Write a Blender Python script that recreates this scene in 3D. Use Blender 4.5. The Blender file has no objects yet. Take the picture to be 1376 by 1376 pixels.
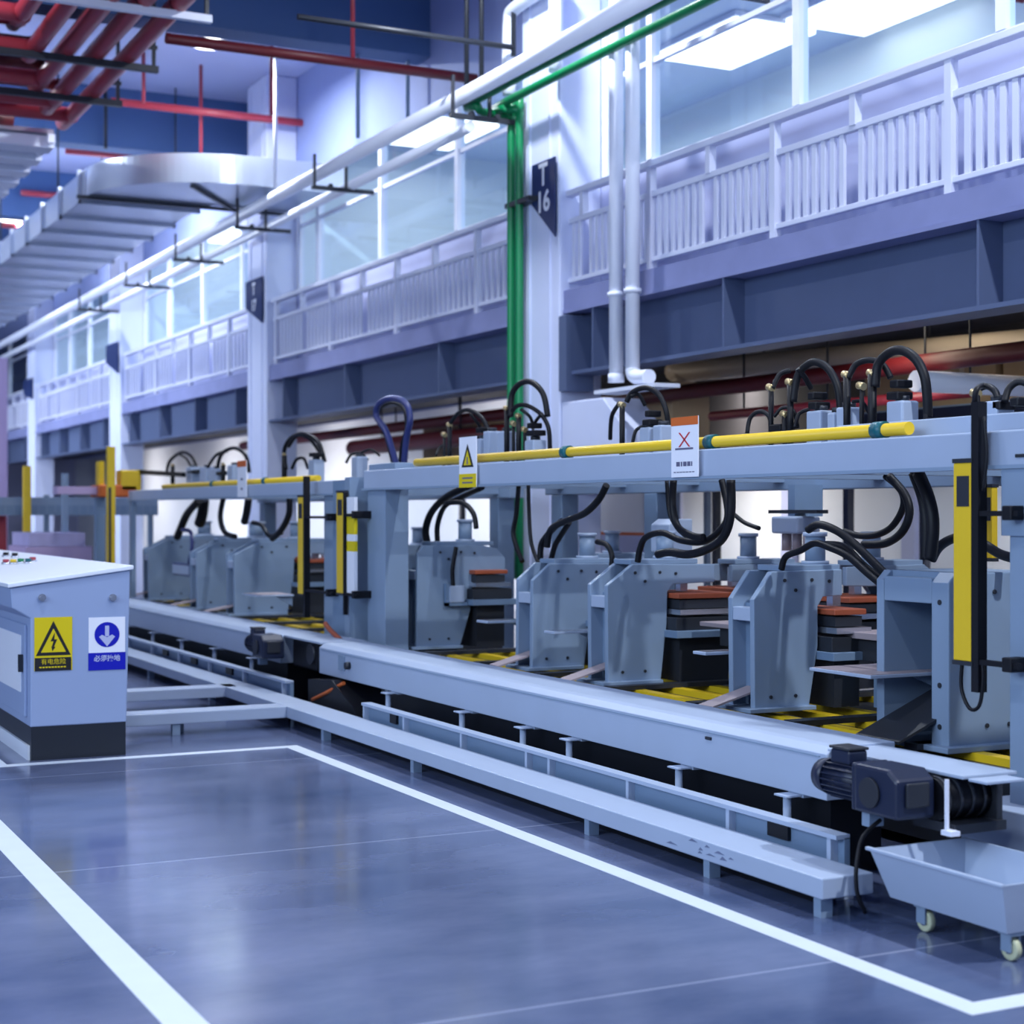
import bpy, bmesh, math, random
from mathutils import Vector, Matrix
random.seed(7)
SC = bpy.context.scene
COL = SC.collection

# ------------------------------------------------------------------ camera
F = 2200.0                      # focal length in pixels of the 1376 frame
A = math.atan(1108 / F)         # yaw: the hall runs along +Y, the aisle side is -X
CA, SA, H = math.cos(A), math.sin(A), 1.7
cam_d = bpy.data.cameras.new('camera')
cam = bpy.data.objects.new('camera', cam_d)
COL.objects.link(cam)
cam.location = (0, 0, H)
cam.rotation_euler = (math.pi / 2, 0, -A)
cam_d.sensor_width = 36
cam_d.lens = 36 * F / 1376
cam_d.shift_y = 2 / 1376
cam_d.clip_end = 300
cam_d.dof.use_dof = True
cam_d.dof.focus_distance = 9.2
cam_d.dof.aperture_fstop = 1.9
SC.camera = cam

# ------------------------------------------------------------------ world, lights, exposure
SC.view_settings.view_transform = 'Standard'
SC.view_settings.look = 'None'
SC.view_settings.gamma = 1
SC.view_settings.use_curve_mapping = False
SC.view_settings.exposure = -0.33
W = bpy.data.worlds.new('world')
SC.world = W
W.use_nodes = True
W.node_tree.nodes['Background'].inputs[0].default_value = (0.40, 0.55, 1.0, 1)
W.node_tree.nodes['Background'].inputs[1].default_value = 0.36

def area(name, loc, size, power, color, aim=(0, 0, -1), sy=None, spread=math.pi):
    l = bpy.data.lights.new(name, 'AREA')
    l.shape = 'RECTANGLE' if sy else 'DISK'
    l.size = size
    if sy: l.size_y = sy
    l.energy = power
    l.color = color
    l.spread = spread
    o = bpy.data.objects.new(name, l)
    COL.objects.link(o)
    o.location = loc
    o.rotation_euler = Vector(aim).to_track_quat('-Z', 'Y').to_euler()
    return o

LC = (0.86, 0.92, 1.0)
# row of high-bay lamps above the machines and one above the aisle
for yy, pw in ((1.2, 900), (7.5, 230), (14.0, 330), (21.9, 420), (29.5, 460), (37.0, 460)):
    area('high_bay_light', (6.6, yy, 8.05), 0.3, pw, LC)
for yy in (1.0, 9.0, 17.0, 25.0, 33.0, 41.0):
    area('high_bay_light', (1.5, yy, 8.05), 0.5, 190 if yy < 20 else 800, LC)
# added soft fill from the aisle side, no windows stand there
area('aisle_fill_light', (-8.0, 4, 5.6), 13, 1550, (0.62, 0.78, 1.0), (14, 3, -4), 3.5)
area('aisle_fill_light', (-7.0, 36, 4.8), 20, 1500, (0.70, 0.81, 1.0), (14, 1, -1), 3.5, 1.5)
# light of the mezzanine rooms, and added fill below the deck without fixtures
for yy in (9.5, 19.8, 29.2, 38.8):
    area('room_light', (10.6, yy, 7.3), 2.2, 190, (0.95, 0.98, 1.0), (0, 0, -1), 6)
for yy in (7.0, 12.0, 18.0):
    area('underdeck_fill', (11.7, yy, 2.2), 0.3, 80, (1.0, 0.97, 0.92), (1, 0, -0.5), 4)
for yy in (26.0, 34.0, 42.0, 50.0):
    area('underdeck_fill', (10.6, yy, 3.0), 1.0, 170, (1.0, 0.97, 0.96), (0.8, 0, -1), 5)

for yy in (7.5, 11.0, 17.5):  # added warm fill to brighten the cartons below the deck
    area('underdeck_fill', (9.3, yy, 3.6), 0.2, 26, (1.0, 0.86, 0.68), (0.8, 0, -0.6), 2.5)

# ------------------------------------------------------------------ materials
def mat(name, col, rough=0.5, metal=0.0, emit=0.0, var=0.0, scale=3.0, bump=0.0, spec=0.5, coat=0.0):
    m = bpy.data.materials.new(name)
    m.use_nodes = True
    nt = m.node_tree
    b = nt.nodes['Principled BSDF']
    b.inputs['Base Color'].default_value = (*col, 1)
    b.inputs['Roughness'].default_value = rough
    b.inputs['Metallic'].default_value = metal
    b.inputs['Specular IOR Level'].default_value = spec
    b.inputs['Coat Weight'].default_value = coat
    if emit:
        b.inputs['Emission Color'].default_value = (*col, 1)
        b.inputs['Emission Strength'].default_value = emit
    if var or bump:
        tc = nt.nodes.new('ShaderNodeTexCoord')
        nz = nt.nodes.new('ShaderNodeTexNoise')
        nz.inputs['Scale'].default_value = scale
        nz.inputs['Detail'].default_value = 5
        nt.links.new(tc.outputs['Object'], nz.inputs['Vector'])
        if var:
            mx = nt.nodes.new('ShaderNodeMix')
            mx.data_type = 'RGBA'
            mx.inputs[6].default_value = (*[c * (1 - var) for c in col], 1)
            mx.inputs[7].default_value = (*[min(1, c * (1 + var)) for c in col], 1)
            nt.links.new(nz.outputs['Fac'], mx.inputs[0])
            nt.links.new(mx.outputs[2], b.inputs['Base Color'])
        if bump:
            bp = nt.nodes.new('ShaderNodeBump')
            bp.inputs['Strength'].default_value = bump
            bp.inputs['Distance'].default_value = 0.01
            nt.links.new(nz.outputs['Fac'], bp.inputs['Height'])
            nt.links.new(bp.outputs['Normal'], b.inputs['Normal'])
    return m

M = {
    'paint': mat('machine_grey_paint', (0.225, 0.305, 0.425), 0.42, var=0.05),
    'paint2': mat('pale_machine_paint', (0.37, 0.445, 0.585), 0.42, var=0.05),
    'steelblue': mat('blue_grey_paint', (0.17, 0.25, 0.37), 0.45, var=0.06),
    'beam': mat('girder_paint', (0.085, 0.115, 0.215), 0.5, var=0.08),
    'deck': mat('deck_edge_concrete', (0.20, 0.225, 0.43), 0.75, var=0.18, scale=2.5),
    'white': mat('white_paint', (0.78, 0.81, 0.93), 0.5, var=0.03),
    'column': mat('column_paint', (0.66, 0.71, 0.92), 0.55, var=0.03),
    'rail': mat('railing_paint', (0.68, 0.71, 0.86), 0.45),
    'dado': mat('dado_wall_paint', (0.46, 0.49, 0.72), 0.6, var=0.05),
    'wallblue': mat('upper_wall_paint', (0.26, 0.32, 0.58), 0.7, var=0.05),
    'ceil': mat('ceiling_paint', (0.40, 0.44, 0.66), 0.7, var=0.05, scale=0.5),
    'ceilbeam': mat('ceiling_beam_paint', (0.055, 0.12, 0.28), 0.7, var=0.08, scale=0.6),
    'room': mat('office_wall_paint', (0.74, 0.82, 0.86), 0.6, var=0.06, scale=0.4),
    'roomceil': mat('office_ceiling_paint', (0.66, 0.76, 0.90), 0.6),
    'yellow': mat('yellow_paint', (0.75, 0.50, 0.015), 0.4, var=0.08),
    'signyellow': mat('sign_yellow', (0.72, 0.56, 0.0), 0.45),
    'orange': mat('orange_paint', (0.62, 0.13, 0.02), 0.5, var=0.1),
    'brick': mat('die_orange', (0.34, 0.075, 0.03), 0.5, var=0.15),
    'red': mat('red_pipe_paint', (0.36, 0.035, 0.055), 0.35),
    'darkred': mat('dark_red_paint', (0.12, 0.008, 0.012), 0.45),
    'green': mat('green_pipe_paint', (0.0, 0.20, 0.065), 0.35),
    'teal': mat('teal_clamp', (0.0, 0.10, 0.13), 0.4),
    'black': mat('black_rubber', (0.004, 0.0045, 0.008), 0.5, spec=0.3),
    'darksteel': mat('dark_steel', (0.03, 0.034, 0.045), 0.45, metal=0.3),
    'navy': mat('navy_motor_paint', (0.009, 0.015, 0.042), 0.38),
    'signnavy': mat('sign_navy', (0.014, 0.03, 0.12), 0.5),
    'signblue': mat('sign_blue', (0.0, 0.004, 0.42), 0.45),
    'signblack': mat('sign_black', (0.008, 0.008, 0.01), 0.5),
    'signwhite': mat('sign_white', (0.82, 0.84, 0.92), 0.45),
    'signred': mat('sign_red', (0.55, 0.03, 0.04), 0.5),
    'signink': mat('sign_ink', (0.12, 0.12, 0.2), 0.5),
    'plinth': mat('black_plinth', (0.012, 0.016, 0.026), 0.45),
    'cabinet': mat('cabinet_paint', (0.30, 0.38, 0.58), 0.42, var=0.02),
    'cabtop': mat('cabinet_top_paint', (0.80, 0.84, 0.92), 0.35),
    'galv': mat('galvanised_duct', (0.50, 0.55, 0.66), 0.28, metal=0.55, var=0.12, scale=1.2),
    'chrome': mat('polished_steel', (0.62, 0.64, 0.70), 0.22, metal=0.9),
    'brass': mat('brass_fitting', (0.65, 0.50, 0.25), 0.3, metal=0.7),
    'tape': mat('white_floor_tape', (0.60, 0.66, 0.74), 0.5, var=0.06, scale=6),
    'carton': mat('cardboard', (0.55, 0.40, 0.24), 0.8, var=0.08),
    'cream': mat('cream_pipe', (0.72, 0.62, 0.48), 0.45),
    'wallwhite': mat('lower_wall_paint', (0.84, 0.86, 0.92), 0.6, var=0.03),
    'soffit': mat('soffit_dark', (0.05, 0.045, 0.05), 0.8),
    'wheel': mat('caster_tyre', (0.55, 0.57, 0.38), 0.5),
    'brown': mat('tray_top', (0.34, 0.28, 0.30), 0.45, var=0.1),
    'lamp': mat('lamp_diffuser', (1.0, 0.98, 0.95), 0.5, emit=9.0),
    'roomlamp': mat('panel_lamp_diffuser', (1.0, 0.99, 0.95), 0.5, emit=3.5),
    'hoseblue': mat('blue_hose', (0.02, 0.03, 0.14), 0.4),
    'scuff': mat('scuffed_edge', (0.14, 0.17, 0.28), 0.6),
    'pink': mat('pink_paint', (0.44, 0.33, 0.52), 0.6),
    'purple': mat('stacked_sheet', (0.42, 0.38, 0.60), 0.5, var=0.2, scale=6),
}

def floor_mat():
    m = bpy.data.materials.new('polished_concrete')
    m.use_nodes = True
    nt = m.node_tree
    N, L = nt.nodes.new, nt.links.new
    b = nt.nodes['Principled BSDF']
    tc = N('ShaderNodeTexCoord')
    mp = N('ShaderNodeMapping')
    mp.inputs['Scale'].default_value = (0.75, 1.5, 1)
    L(tc.outputs['Object'], mp.inputs['Vector'])
    n1 = N('ShaderNodeTexNoise'); n1.inputs['Scale'].default_value = 0.9; n1.inputs['Detail'].default_value = 6
    n1.inputs['Roughness'].default_value = 0.62
    L(mp.outputs[0], n1.inputs['Vector'])
    cr = N('ShaderNodeValToRGB')
    cr.color_ramp.elements[0].position = 0.32; cr.color_ramp.elements[0].color = (0.055, 0.080, 0.165, 1)
    cr.color_ramp.elements[1].position = 0.68; cr.color_ramp.elements[1].color = (0.150, 0.175, 0.285, 1)
    L(n1.outputs['Fac'], cr.inputs[0])
    # pale saw-cut joints
    sp = N('ShaderNodeSeparateXYZ'); L(tc.outputs['Object'], sp.inputs[0])
    def line(sock, period, off, w):
        a1 = N('ShaderNodeMath'); a1.operation = 'ADD'; a1.inputs[1].default_value = off; L(sock, a1.inputs[0])
        a2 = N('ShaderNodeMath'); a2.operation = 'PINGPONG'; a2.inputs[1].default_value = period / 2; L(a1.outputs[0], a2.inputs[0])
        a3 = N('ShaderNodeMath'); a3.operation = 'LESS_THAN'; a3.inputs[1].default_value = w; L(a2.outputs[0], a3.inputs[0])
        return a3.outputs[0]
    s = line(sp.outputs['Y'], 2.9, -7.0, 0.008)
    mx = N('ShaderNodeMix'); mx.data_type = 'RGBA'
    sc = N('ShaderNodeMath'); sc.operation = 'MULTIPLY'; sc.inputs[1].default_value = 0.45
    L(s, sc.inputs[0]); L(sc.outputs[0], mx.inputs[0]); L(cr.outputs[0], mx.inputs[6])
    mx.inputs[7].default_value = (0.42, 0.46, 0.60, 1)
    L(mx.outputs[2], b.inputs['Base Color'])
    n2 = N('ShaderNodeTexNoise'); n2.inputs['Scale'].default_value = 2.2; n2.inputs['Detail'].default_value = 5
    L(mp.outputs[0], n2.inputs['Vector'])
    mr = N('ShaderNodeMapRange'); mr.inputs[3].default_value = 0.06; mr.inputs[4].default_value = 0.24
    L(n2.outputs['Fac'], mr.inputs[0]); L(mr.outputs[0], b.inputs['Roughness'])
    b.inputs['Specular IOR Level'].default_value = 0.55
    bp = N('ShaderNodeBump'); bp.inputs['Strength'].default_value = 0.05; bp.inputs['Distance'].default_value = 0.02
    L(n2.outputs['Fac'], bp.inputs['Height']); L(bp.outputs['Normal'], b.inputs['Normal'])
    return m
M['floor'] = floor_mat()

def glass_mat():
    m = bpy.data.materials.new('window_glass')
    m.use_nodes = True
    nt = m.node_tree
    nt.nodes.clear()
    N, L = nt.nodes.new, nt.links.new
    o = N('ShaderNodeOutputMaterial'); mx = N('ShaderNodeMixShader')
    t = N('ShaderNodeBsdfTransparent'); t.inputs[0].default_value = (0.90, 0.97, 1.0, 1)
    g = N('ShaderNodeBsdfGlossy'); g.inputs['Roughness'].default_value = 0.03
    lw = N('ShaderNodeLayerWeight'); lw.inputs[0].default_value = 0.5
    pw = N('ShaderNodeMath'); pw.operation = 'POWER'; pw.inputs[1].default_value = 3.0
    ml = N('ShaderNodeMath'); ml.operation = 'MULTIPLY'; ml.inputs[1].default_value = 0.35
    L(lw.outputs['Facing'], pw.inputs[0]); L(pw.outputs[0], ml.inputs[0])
    L(ml.outputs[0], mx.inputs[0]); L(t.outputs[0], mx.inputs[1]); L(g.outputs[0], mx.inputs[2]); L(mx.outputs[0], o.inputs[0])
    return m
M['glass'] = glass_mat()

# ------------------------------------------------------------------ geometry helpers
def dep(px, X): return X / ((px - 688) / F * CA + SA)
def PX(px, py, X):              # world point on the plane X = const that the photograph shows at (px, py)
    k = (px - 688) / F; d = X / (k * CA + SA)
    return Vector((X, d * (CA - k * SA), H + d * (690 - py) / F))
def PY(px, py, Y):
    k = (px - 688) / F; d = Y / (CA - k * SA)
    return Vector((d * (k * CA + SA), Y, H + d * (690 - py) / F))
def PZ(px, py, Z):
    k = (px - 688) / F; d = (H - Z) * F / (py - 690)
    return Vector((d * (k * CA + SA), d * (CA - k * SA), Z))

ORG = {}
class MB:
    def __init__(s): s.v = []; s.f = []; s.sm = []
    def add(s, vs, fs, smooth=False):
        n = len(s.v)
        s.v += [Vector(v) for v in vs]
        s.f += [tuple(i + n for i in f) for f in fs]
        s.sm += [smooth] * len(fs)
        return s
    def box(s, x0, x1, y0, y1, z0, z1):
        if x0 > x1: x0, x1 = x1, x0
        if y0 > y1: y0, y1 = y1, y0
        if z0 > z1: z0, z1 = z1, z0
        return s.add([(x0,y0,z0),(x1,y0,z0),(x1,y1,z0),(x0,y1,z0),(x0,y0,z1),(x1,y0,z1),(x1,y1,z1),(x0,y1,z1)],
                     [(0,3,2,1),(4,5,6,7),(0,1,5,4),(1,2,6,5),(2,3,7,6),(3,0,4,7)])
    def prism(s, pts, off):         # pts: 3-D polygon, off: extrusion vector
        n = len(pts); off = Vector(off)
        p = [Vector(q) for q in pts]
        nrm = Vector((0,0,0))
        for i in range(n): nrm += p[i].cross(p[(i+1) % n])
        if nrm.dot(off) > 0: p.reverse()
        vs = p + [q + off for q in p]
        fs = [tuple(range(n)), tuple(reversed(range(n, 2*n)))]
        fs += [((i+1) % n, i, n+i, n+(i+1) % n) for i in range(n)]
        return s.add(vs, fs)
    def cyl(s, p0, p1, r, n=14, r1=None, caps=True):
        p0, p1 = Vector(p0), Vector(p1)
        d = (p1 - p0).normalized()
        u = d.orthogonal().normalized(); w = d.cross(u)
        r1 = r if r1 is None else r1
        vs = []
        for p, q in ((p0, r), (p1, r1)):
            for i in range(n):
                t = 2*math.pi*i/n
                vs.append(p + (u*math.cos(t) + w*math.sin(t))*q)
        s.add(vs, [(i, (i+1) % n, n+(i+1) % n, n+i) for i in range(n)], True)
        if caps:
            k = len(s.v) - 2*n
            s.f += [tuple(k+i for i in reversed(range(n))), tuple(k+n+i for i in range(n))]; s.sm += [False]*2
        return s
    def tube(s, pts, r, n=8, sub=5, closed=False):
        P = [Vector(p) for p in pts]
        if sub > 1 and len(P) > 2:
            Q = []
            for i in range(len(P)-1):
                a, b, c, d = P[max(i-1,0)], P[i], P[i+1], P[min(i+2,len(P)-1)]
                for k in range(sub):
                    t = k/sub
                    Q.append(0.5*((2*b)+(c-a)*t+(2*a-5*b+4*c-d)*t*t+(3*b-a-3*c+d)*t**3))
            Q.append(P[-1]); P = Q
        m = len(P)
        T = [(P[min(i+1,m-1)]-P[max(i-1,0)]).normalized() for i in range(m)]
        u = T[0].orthogonal().normalized()
        vs = []
        for i in range(m):
            u = (u - T[i]*u.dot(T[i])).normalized(); w = T[i].cross(u)
            for k in range(n):
                t = 2*math.pi*k/n
                vs.append(P[i] + (u*math.cos(t)+w*math.sin(t))*r)
        fs = [(i*n+k, i*n+(k+1) % n, (i+1)*n+(k+1) % n, (i+1)*n+k) for i in range(m-1) for k in range(n)]
        s.add(vs, fs, True)
        k = len(s.v)-m*n
        s.f += [tuple(k+i for i in reversed(range(n))), tuple(k+(m-1)*n+i for i in range(n))]; s.sm += [False]*2
        return s
    def bar(s, p0, p1, w, h, up=(0,0,1)):      # rectangular bar between two points
        p0, p1 = Vector(p0), Vector(p1)
        d = (p1-p0).normalized(); side = d.cross(Vector(up)).normalized(); u = side.cross(d)
        vs = []
        for p in (p0, p1):
            for a, b in ((-1,-1),(1,-1),(1,1),(-1,1)):
                vs.append(p + side*(a*w/2) + u*(b*h/2))
        return s.add(vs, [(3,2,1,0),(4,5,6,7),(0,1,5,4),(1,2,6,5),(2,3,7,6),(3,0,4,7)])
    def build(s, name, m, parent=None, bevel=0.0):
        if parent is not None: org = ORG[parent.name]
        else:
            xs = [v.x for v in s.v]; ys = [v.y for v in s.v]; zs = [v.z for v in s.v]
            org = Vector(((min(xs)+max(xs))/2, (min(ys)+max(ys))/2, min(zs)))
        me = bpy.data.meshes.new(name)
        me.from_pydata([tuple(v - org) for v in s.v], [], s.f)
        me.polygons.foreach_set('use_smooth', s.sm)
        me.materials.append(M[m] if isinstance(m, str) else m)
        me.update()
        o = bpy.data.objects.new(name, me)
        COL.objects.link(o)
        if parent is not None: o.parent = parent
        else: o.location = org
        ORG[o.name] = org
        if bevel:
            bv = o.modifiers.new('bevel', 'BEVEL')
            bv.width = bevel; bv.segments = 2; bv.limit_method = 'ANGLE'; bv.angle_limit = math.radians(50)
        return o

def tag(o, label, cat, group=None):
    o['label'] = label; o['category'] = cat
    if group: o['group'] = group
    return o
def thing(name, label, cat, loc, group=None):
    o = bpy.data.objects.new(name, None)
    COL.objects.link(o)
    o.location = loc; o.empty_display_size = 0.1
    ORG[o.name] = Vector(loc)
    return tag(o, label, cat, group)
def struct(o): o['kind'] = 'structure'; return o
def dup(o, delta, label=None, group=None, parent=None, rot=None):
    c = o.copy(); COL.objects.link(c)
    if parent is not None: c.parent = parent
    else:
        c.location = o.location + Vector(delta)
        if rot is not None: c.rotation_euler = (0, 0, rot)
        if label: c['label'] = label
        if group: c['group'] = group
    for ch in list(o.children): dup(ch, (0,0,0), parent=c)
    return c
def B(*a): return MB().box(*a)
def C(*a, **k): return MB().cyl(*a, **k)
def T(pts, r, **k): return MB().tube(pts, r, **k)

FONTS = {}
def text_mb(txt, size, origin, xdir, ydir, depth=0.002, align='CENTER', bold=0.0):
    cu = bpy.data.curves.new('txt', 'FONT')
    cu.body = txt; cu.size = size; cu.align_x = align; cu.align_y = 'CENTER'
    cu.offset = bold; cu.extrude = 0
    ob = bpy.data.objects.new('txt', cu)
    COL.objects.link(ob)
    dg = bpy.context.evaluated_depsgraph_get()
    me = bpy.data.meshes.new_from_object(ob.evaluated_get(dg))
    mb = MB()
    x, y, o = Vector(xdir), Vector(ydir), Vector(origin)
    n = x.cross(y)
    vs = [o + x*v.co.x + y*v.co.y + n*depth for v in me.vertices]
    mb.add(vs, [tuple(p.vertices) for p in me.polygons])
    bpy.data.objects.remove(ob); bpy.data.curves.remove(cu); bpy.data.meshes.remove(me)
    return mb
NX = dict(x=Vector((0,-1,0)), y=Vector((0,0,1)))       # frame of a face looking to -X (the aisle)
NY = dict(x=Vector((1,0,0)), y=Vector((0,0,1)))        # frame of a face looking to -Y (the camera end)
def plate(mb, o, fr, pts, d0, d1):                      # polygon in a face frame, from depth d0 to d1 in front of the face
    n = fr['x'].cross(fr['y'])
    return mb.prism([o + fr['x']*a + fr['y']*b + n*d0 for a, b in pts], n*(d1-d0))
def rect(a0, a1, b0, b1): return [(a0,b0),(a1,b0),(a1,b1),(a0,b1)]
def circle(cx, cy, r, n=28): return [(cx+r*math.cos(2*math.pi*i/n), cy+r*math.sin(2*math.pi*i/n)) for i in range(n)]

# ------------------------------------------------------------------ the hall
CEIL = 8.5
struct(B(-12, 14, -8, 62, -0.2, 0.0).build('floor', 'floor'))
struct(B(-12, 14, -1, 62, CEIL, CEIL+0.2).build('ceiling', 'ceil'))
struct(B(-12, 14, 61.8, 62, 0, CEIL).build('wall_far', 'dado'))
for i, y in enumerate((12.2, 19.2, 26.2, 33.2, 40.2, 47.2, 54.2)):
    struct(B(-12, 8.5, y, y+0.45, CEIL-0.95, CEIL).build('trim_%d' % (i+1), 'ceilbeam'))
DZ0, DZ1 = 3.79, 3.99
GT = 6.85
struct(B(8.5, 8.7, 3, 62, GT, CEIL).build('wall_right', 'wallblue'))
struct(B(8.5, 8.6, 3, 62, DZ1, 5.12).build('wall_dado', 'dado'))
struct(B(8.05, 14, 3, 62, DZ0, DZ1).build('floor_mezzanine', 'deck'))
struct(B(8.6, 13.2, 3, 62, 7.62, 7.7).build('ceiling_office', 'roomceil'))
struct(B(13.0, 13.2, 3, 62, DZ1, 7.62).build('wall_office', 'room'))
struct(B(13.0, 13.2, 3, 62, 0, 2.35).build('wall_back', 'wallwhite'))
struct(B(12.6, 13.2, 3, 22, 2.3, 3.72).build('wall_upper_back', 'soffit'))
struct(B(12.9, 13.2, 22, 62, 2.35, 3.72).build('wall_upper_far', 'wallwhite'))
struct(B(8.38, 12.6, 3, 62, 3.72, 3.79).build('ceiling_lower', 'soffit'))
COLY = [(14.8, 15.65), (24.33, 25.3), (33.95, 34.9), (43.3, 44.25)]
BAYS = [(5.6, 14.8), (15.65, 24.33), (25.3, 33.95), (34.9, 43.3), (44.25, 56)]
cdesc = ['white column with the T 16 sign beside the green drop pipes',
         'white column second from the camera, behind the far gantry',
         'blurred white column third from the camera, right of the yellow post tip',
         'farthest blurred white column at the left end of the mezzanine']
for i, (y0, y1) in enumerate(COLY):
    t = thing('column', cdesc[i], 'column', (8.27, (y0+y1)/2, 0), 'columns carrying the mezzanine')
    B(8.0, 8.5, y0+0.002, y1-0.002, 0, CEIL).build('shaft', 'column', t, 0.02)
    for yy in (y0+0.2, y1-0.2):
        B(7.985, 8.0, yy-0.012, yy+0.012, 0.0, CEIL).build('cover_strip', 'column', t)

# column signs
def column_sign(ya, yb, zt, zl, zr, lines, label):
    o = Vector((7.975, yb, zt)); w = yb-ya
    t = thing('column_sign', label, 'sign', (7.975, (ya+yb)/2, zr), 'pointed bay signs on the columns')
    mb = MB(); plate(mb, o, NX, [(0,0),(0,zl-zt),(w,zr-zt),(w,0)], 0, 0.012)
    mb.build('board', 'signnavy', t)
    for txt, dz, sz in lines:
        text_mb(txt, sz, o + Vector((0,-w*0.5,dz)), NX['x'], NX['y'], 0.014, bold=0.009).build('lettering', 'signwhite', t)
a, b = PX(716, 223, 7.975), PX(747, 223, 7.975)
zl, zr = PX(716, 276, 7.975).z, PX(747, 318, 7.975).z
column_sign(b.y, a.y, a.z, zl, zr, [('T', -0.15, 0.32), ('16', -0.43, 0.30)], 'navy pointed sign reading T 16 on the nearest column')
a, b = PX(331, 380, 7.975), PX(353, 380, 7.975)
column_sign(b.y, a.y, a.z, PX(331, 415, 7.975).z, PX(353, 434, 7.975).z, [('T', -0.16, 0.26), ('17', -0.42, 0.24)], 'out-of-focus navy sign on the second column')
a, b = PX(143, 465, 7.975), PX(159, 465, 7.975)
column_sign(b.y, a.y, a.z, PX(143, 488, 7.975).z, PX(159, 502, 7.975).z, [], 'blurred navy sign on the third column from the camera')
a, b = PX(32, 512, 7.975), PX(44, 512, 7.975)
column_sign(b.y, a.y, a.z, PX(32, 530, 7.975).z, PX(44, 537, 7.975).z, [], 'tiny blurred navy sign on the farthest column')

bayname = ['right of the T 16 column', 'left of the T 16 column', 'left of the second column', 'left of the third column', 'beyond the farthest column']
MULL = [(7.0, 9.0, 11.45, 13.85), (15.9, 18.4, 20.9, 23.4), (27.2, 29.6, 32.0), (37.0, 39.2, 41.4), (47, 50, 53)]
for i, (y0, y1) in enumerate(BAYS):
    # railing
    t = thing('guard_railing', 'pale steel balustrade on the mezzanine edge, ' + bayname[i], 'railing', (8.12, (y0+y1)/2, DZ1), 'mezzanine balustrades')
    B(8.07, 8.17, y0, y1, 4.96, 5.02).build('handrail', 'rail', t, 0.008)
    B(8.10, 8.16, y0, y1, 4.68, 4.735).build('mid_rail', 'rail', t, 0.006)
    B(8.10, 8.16, y0, y1, 4.07, 4.115).build('bottom_rail', 'rail', t, 0.006)
    if i == 0: posts = [y for y in (6.0, 7.05, 8.06, 9.1, 10.18, 11.23, 12.2, 13.2, 14.5)]
    else:
        n = max(4, round((y1-y0)/1.25)); posts = [y0+0.15+(y1-y0-0.3)*k/n for k in range(n+1)]
    for k, y in enumerate(posts):
        B(8.085, 8.155, y-0.035, y+0.035, DZ1 if k % 2 else 4.72, 4.96).build('post', 'rail', t)
    step = 0.118 if i == 0 else 0.15 if i == 1 else 0.2
    y = y0+0.08
    if i == 0: y = 6.1
    src = None
    while y < y1-0.05:
        if min(abs(y-p) for p in posts) > 0.06:
            if src is None:
                src = B(8.115, 8.145, y-0.027, y+0.027, 4.115, 4.68).build('baluster', 'rail', t); ys = y
            else:
                c = src.copy(); COL.objects.link(c); c.parent = t; c.location = (0, y-ys, 0)
        y += step
    # girder
    t = thing('steel_girder', 'deep blue-grey girder under the mezzanine, ' + bayname[i], 'girder', (8.2, (y0+y1)/2, 3.12), 'mezzanine girders')
    mb = B(8.27, 8.3, y0, y1, 3.15, 3.752)
    mb.build('web', 'beam', t)
    B(8.04, 8.36, y0, y1, 3.115, 3.15).build('bottom_flange', 'beam', t)
    B(8.04, 8.36, y0, y1, 3.752, 3.787).build('top_flange', 'deck', t)
    st = (8.75, 11.9, 14.2) if i == 0 else (17.95, 21.1, 23.7) if i == 1 else [y0+0.8+(y1-y0-1.4)*k/3 for k in range(4)]
    for y in st: B(8.05, 8.27, y-0.012, y+0.012, 3.15, 3.752).build('stiffener', 'beam', t)
    # glazing
    f = MB()
    f.box(8.5, 8.58, y0, y1, 5.12, 5.2); f.box(8.5, 8.58, y0, y1, GT-0.1, GT)
    f.box(8.515, 8.565, y0, y1, 6.15, 6.2)
    for y in MULL[i]: f.box(8.49, 8.59, y-0.05, y+0.05, 5.2, GT-0.1)
    f.box(8.5, 8.58, y0, y0+0.12, 5.2, GT-0.1); f.box(8.5, 8.58, y1-0.12, y1, 5.2, GT-0.1)
    w = struct(f.build('window_%d' % (i+1), 'white'))
    B(8.535, 8.545, y0+0.05, y1-0.05, 5.15, GT-0.05).build('pane', 'glass', w)
# mezzanine rooms: partitions, lamps and cupboards
for i, y in enumerate((24.8, 34.4, 43.8)):
    struct(B(8.62, 13.0, y-0.06, y+0.06, DZ1, 7.62).build('wall_partition_%d' % (i+1), 'room'))
for i, y in enumerate((6.5, 8.6, 10.4, 12.9, 15.2, 17.6, 20.4)):
    struct(B(12.9, 13.0, y-0.12, y+0.12, 0, 2.3).build('trim_pilaster_%d' % (i+1), 'dado'))
lampd = ['large ceiling panel lamp seen through the glass of the nearest bay', 'second added glowing panel deeper inside the nearest glazed bay',
         'bright ceiling panel lamp behind the glass left of the green pipes', 'ceiling panel lamp behind the glass right of the second column',
         'ceiling panel lamp behind the glass left of the second column', 'small blurred panel lamp behind the glass right of the third column',
         'panel lamp behind the glass between the two farthest columns']
for (px, py, X), lb in zip(((985, 95, 11.6), (1175, 30, 12.2), (590, 205, 10.3), (455, 292, 10.3), (305, 350, 10.1), (240, 395, 10.3), (110, 460, 10.3)), lampd):  # first two panels are added for the bright reflection on the near glass
    p = PX(px, py, X)
    t = thing('panel_lamp', lb, 'lamp', (X, p.y, 7.5), 'panel lamps of the mezzanine rooms')
    MB().box(X-0.62, X+0.62, p.y-0.95, p.y+0.95, 7.55, 7.615).build('housing', 'white', t)
    B(X-0.58, X+0.58, p.y-0.9, p.y+0.9, 7.5, 7.55).build('diffuser', 'roomlamp', t)
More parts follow.
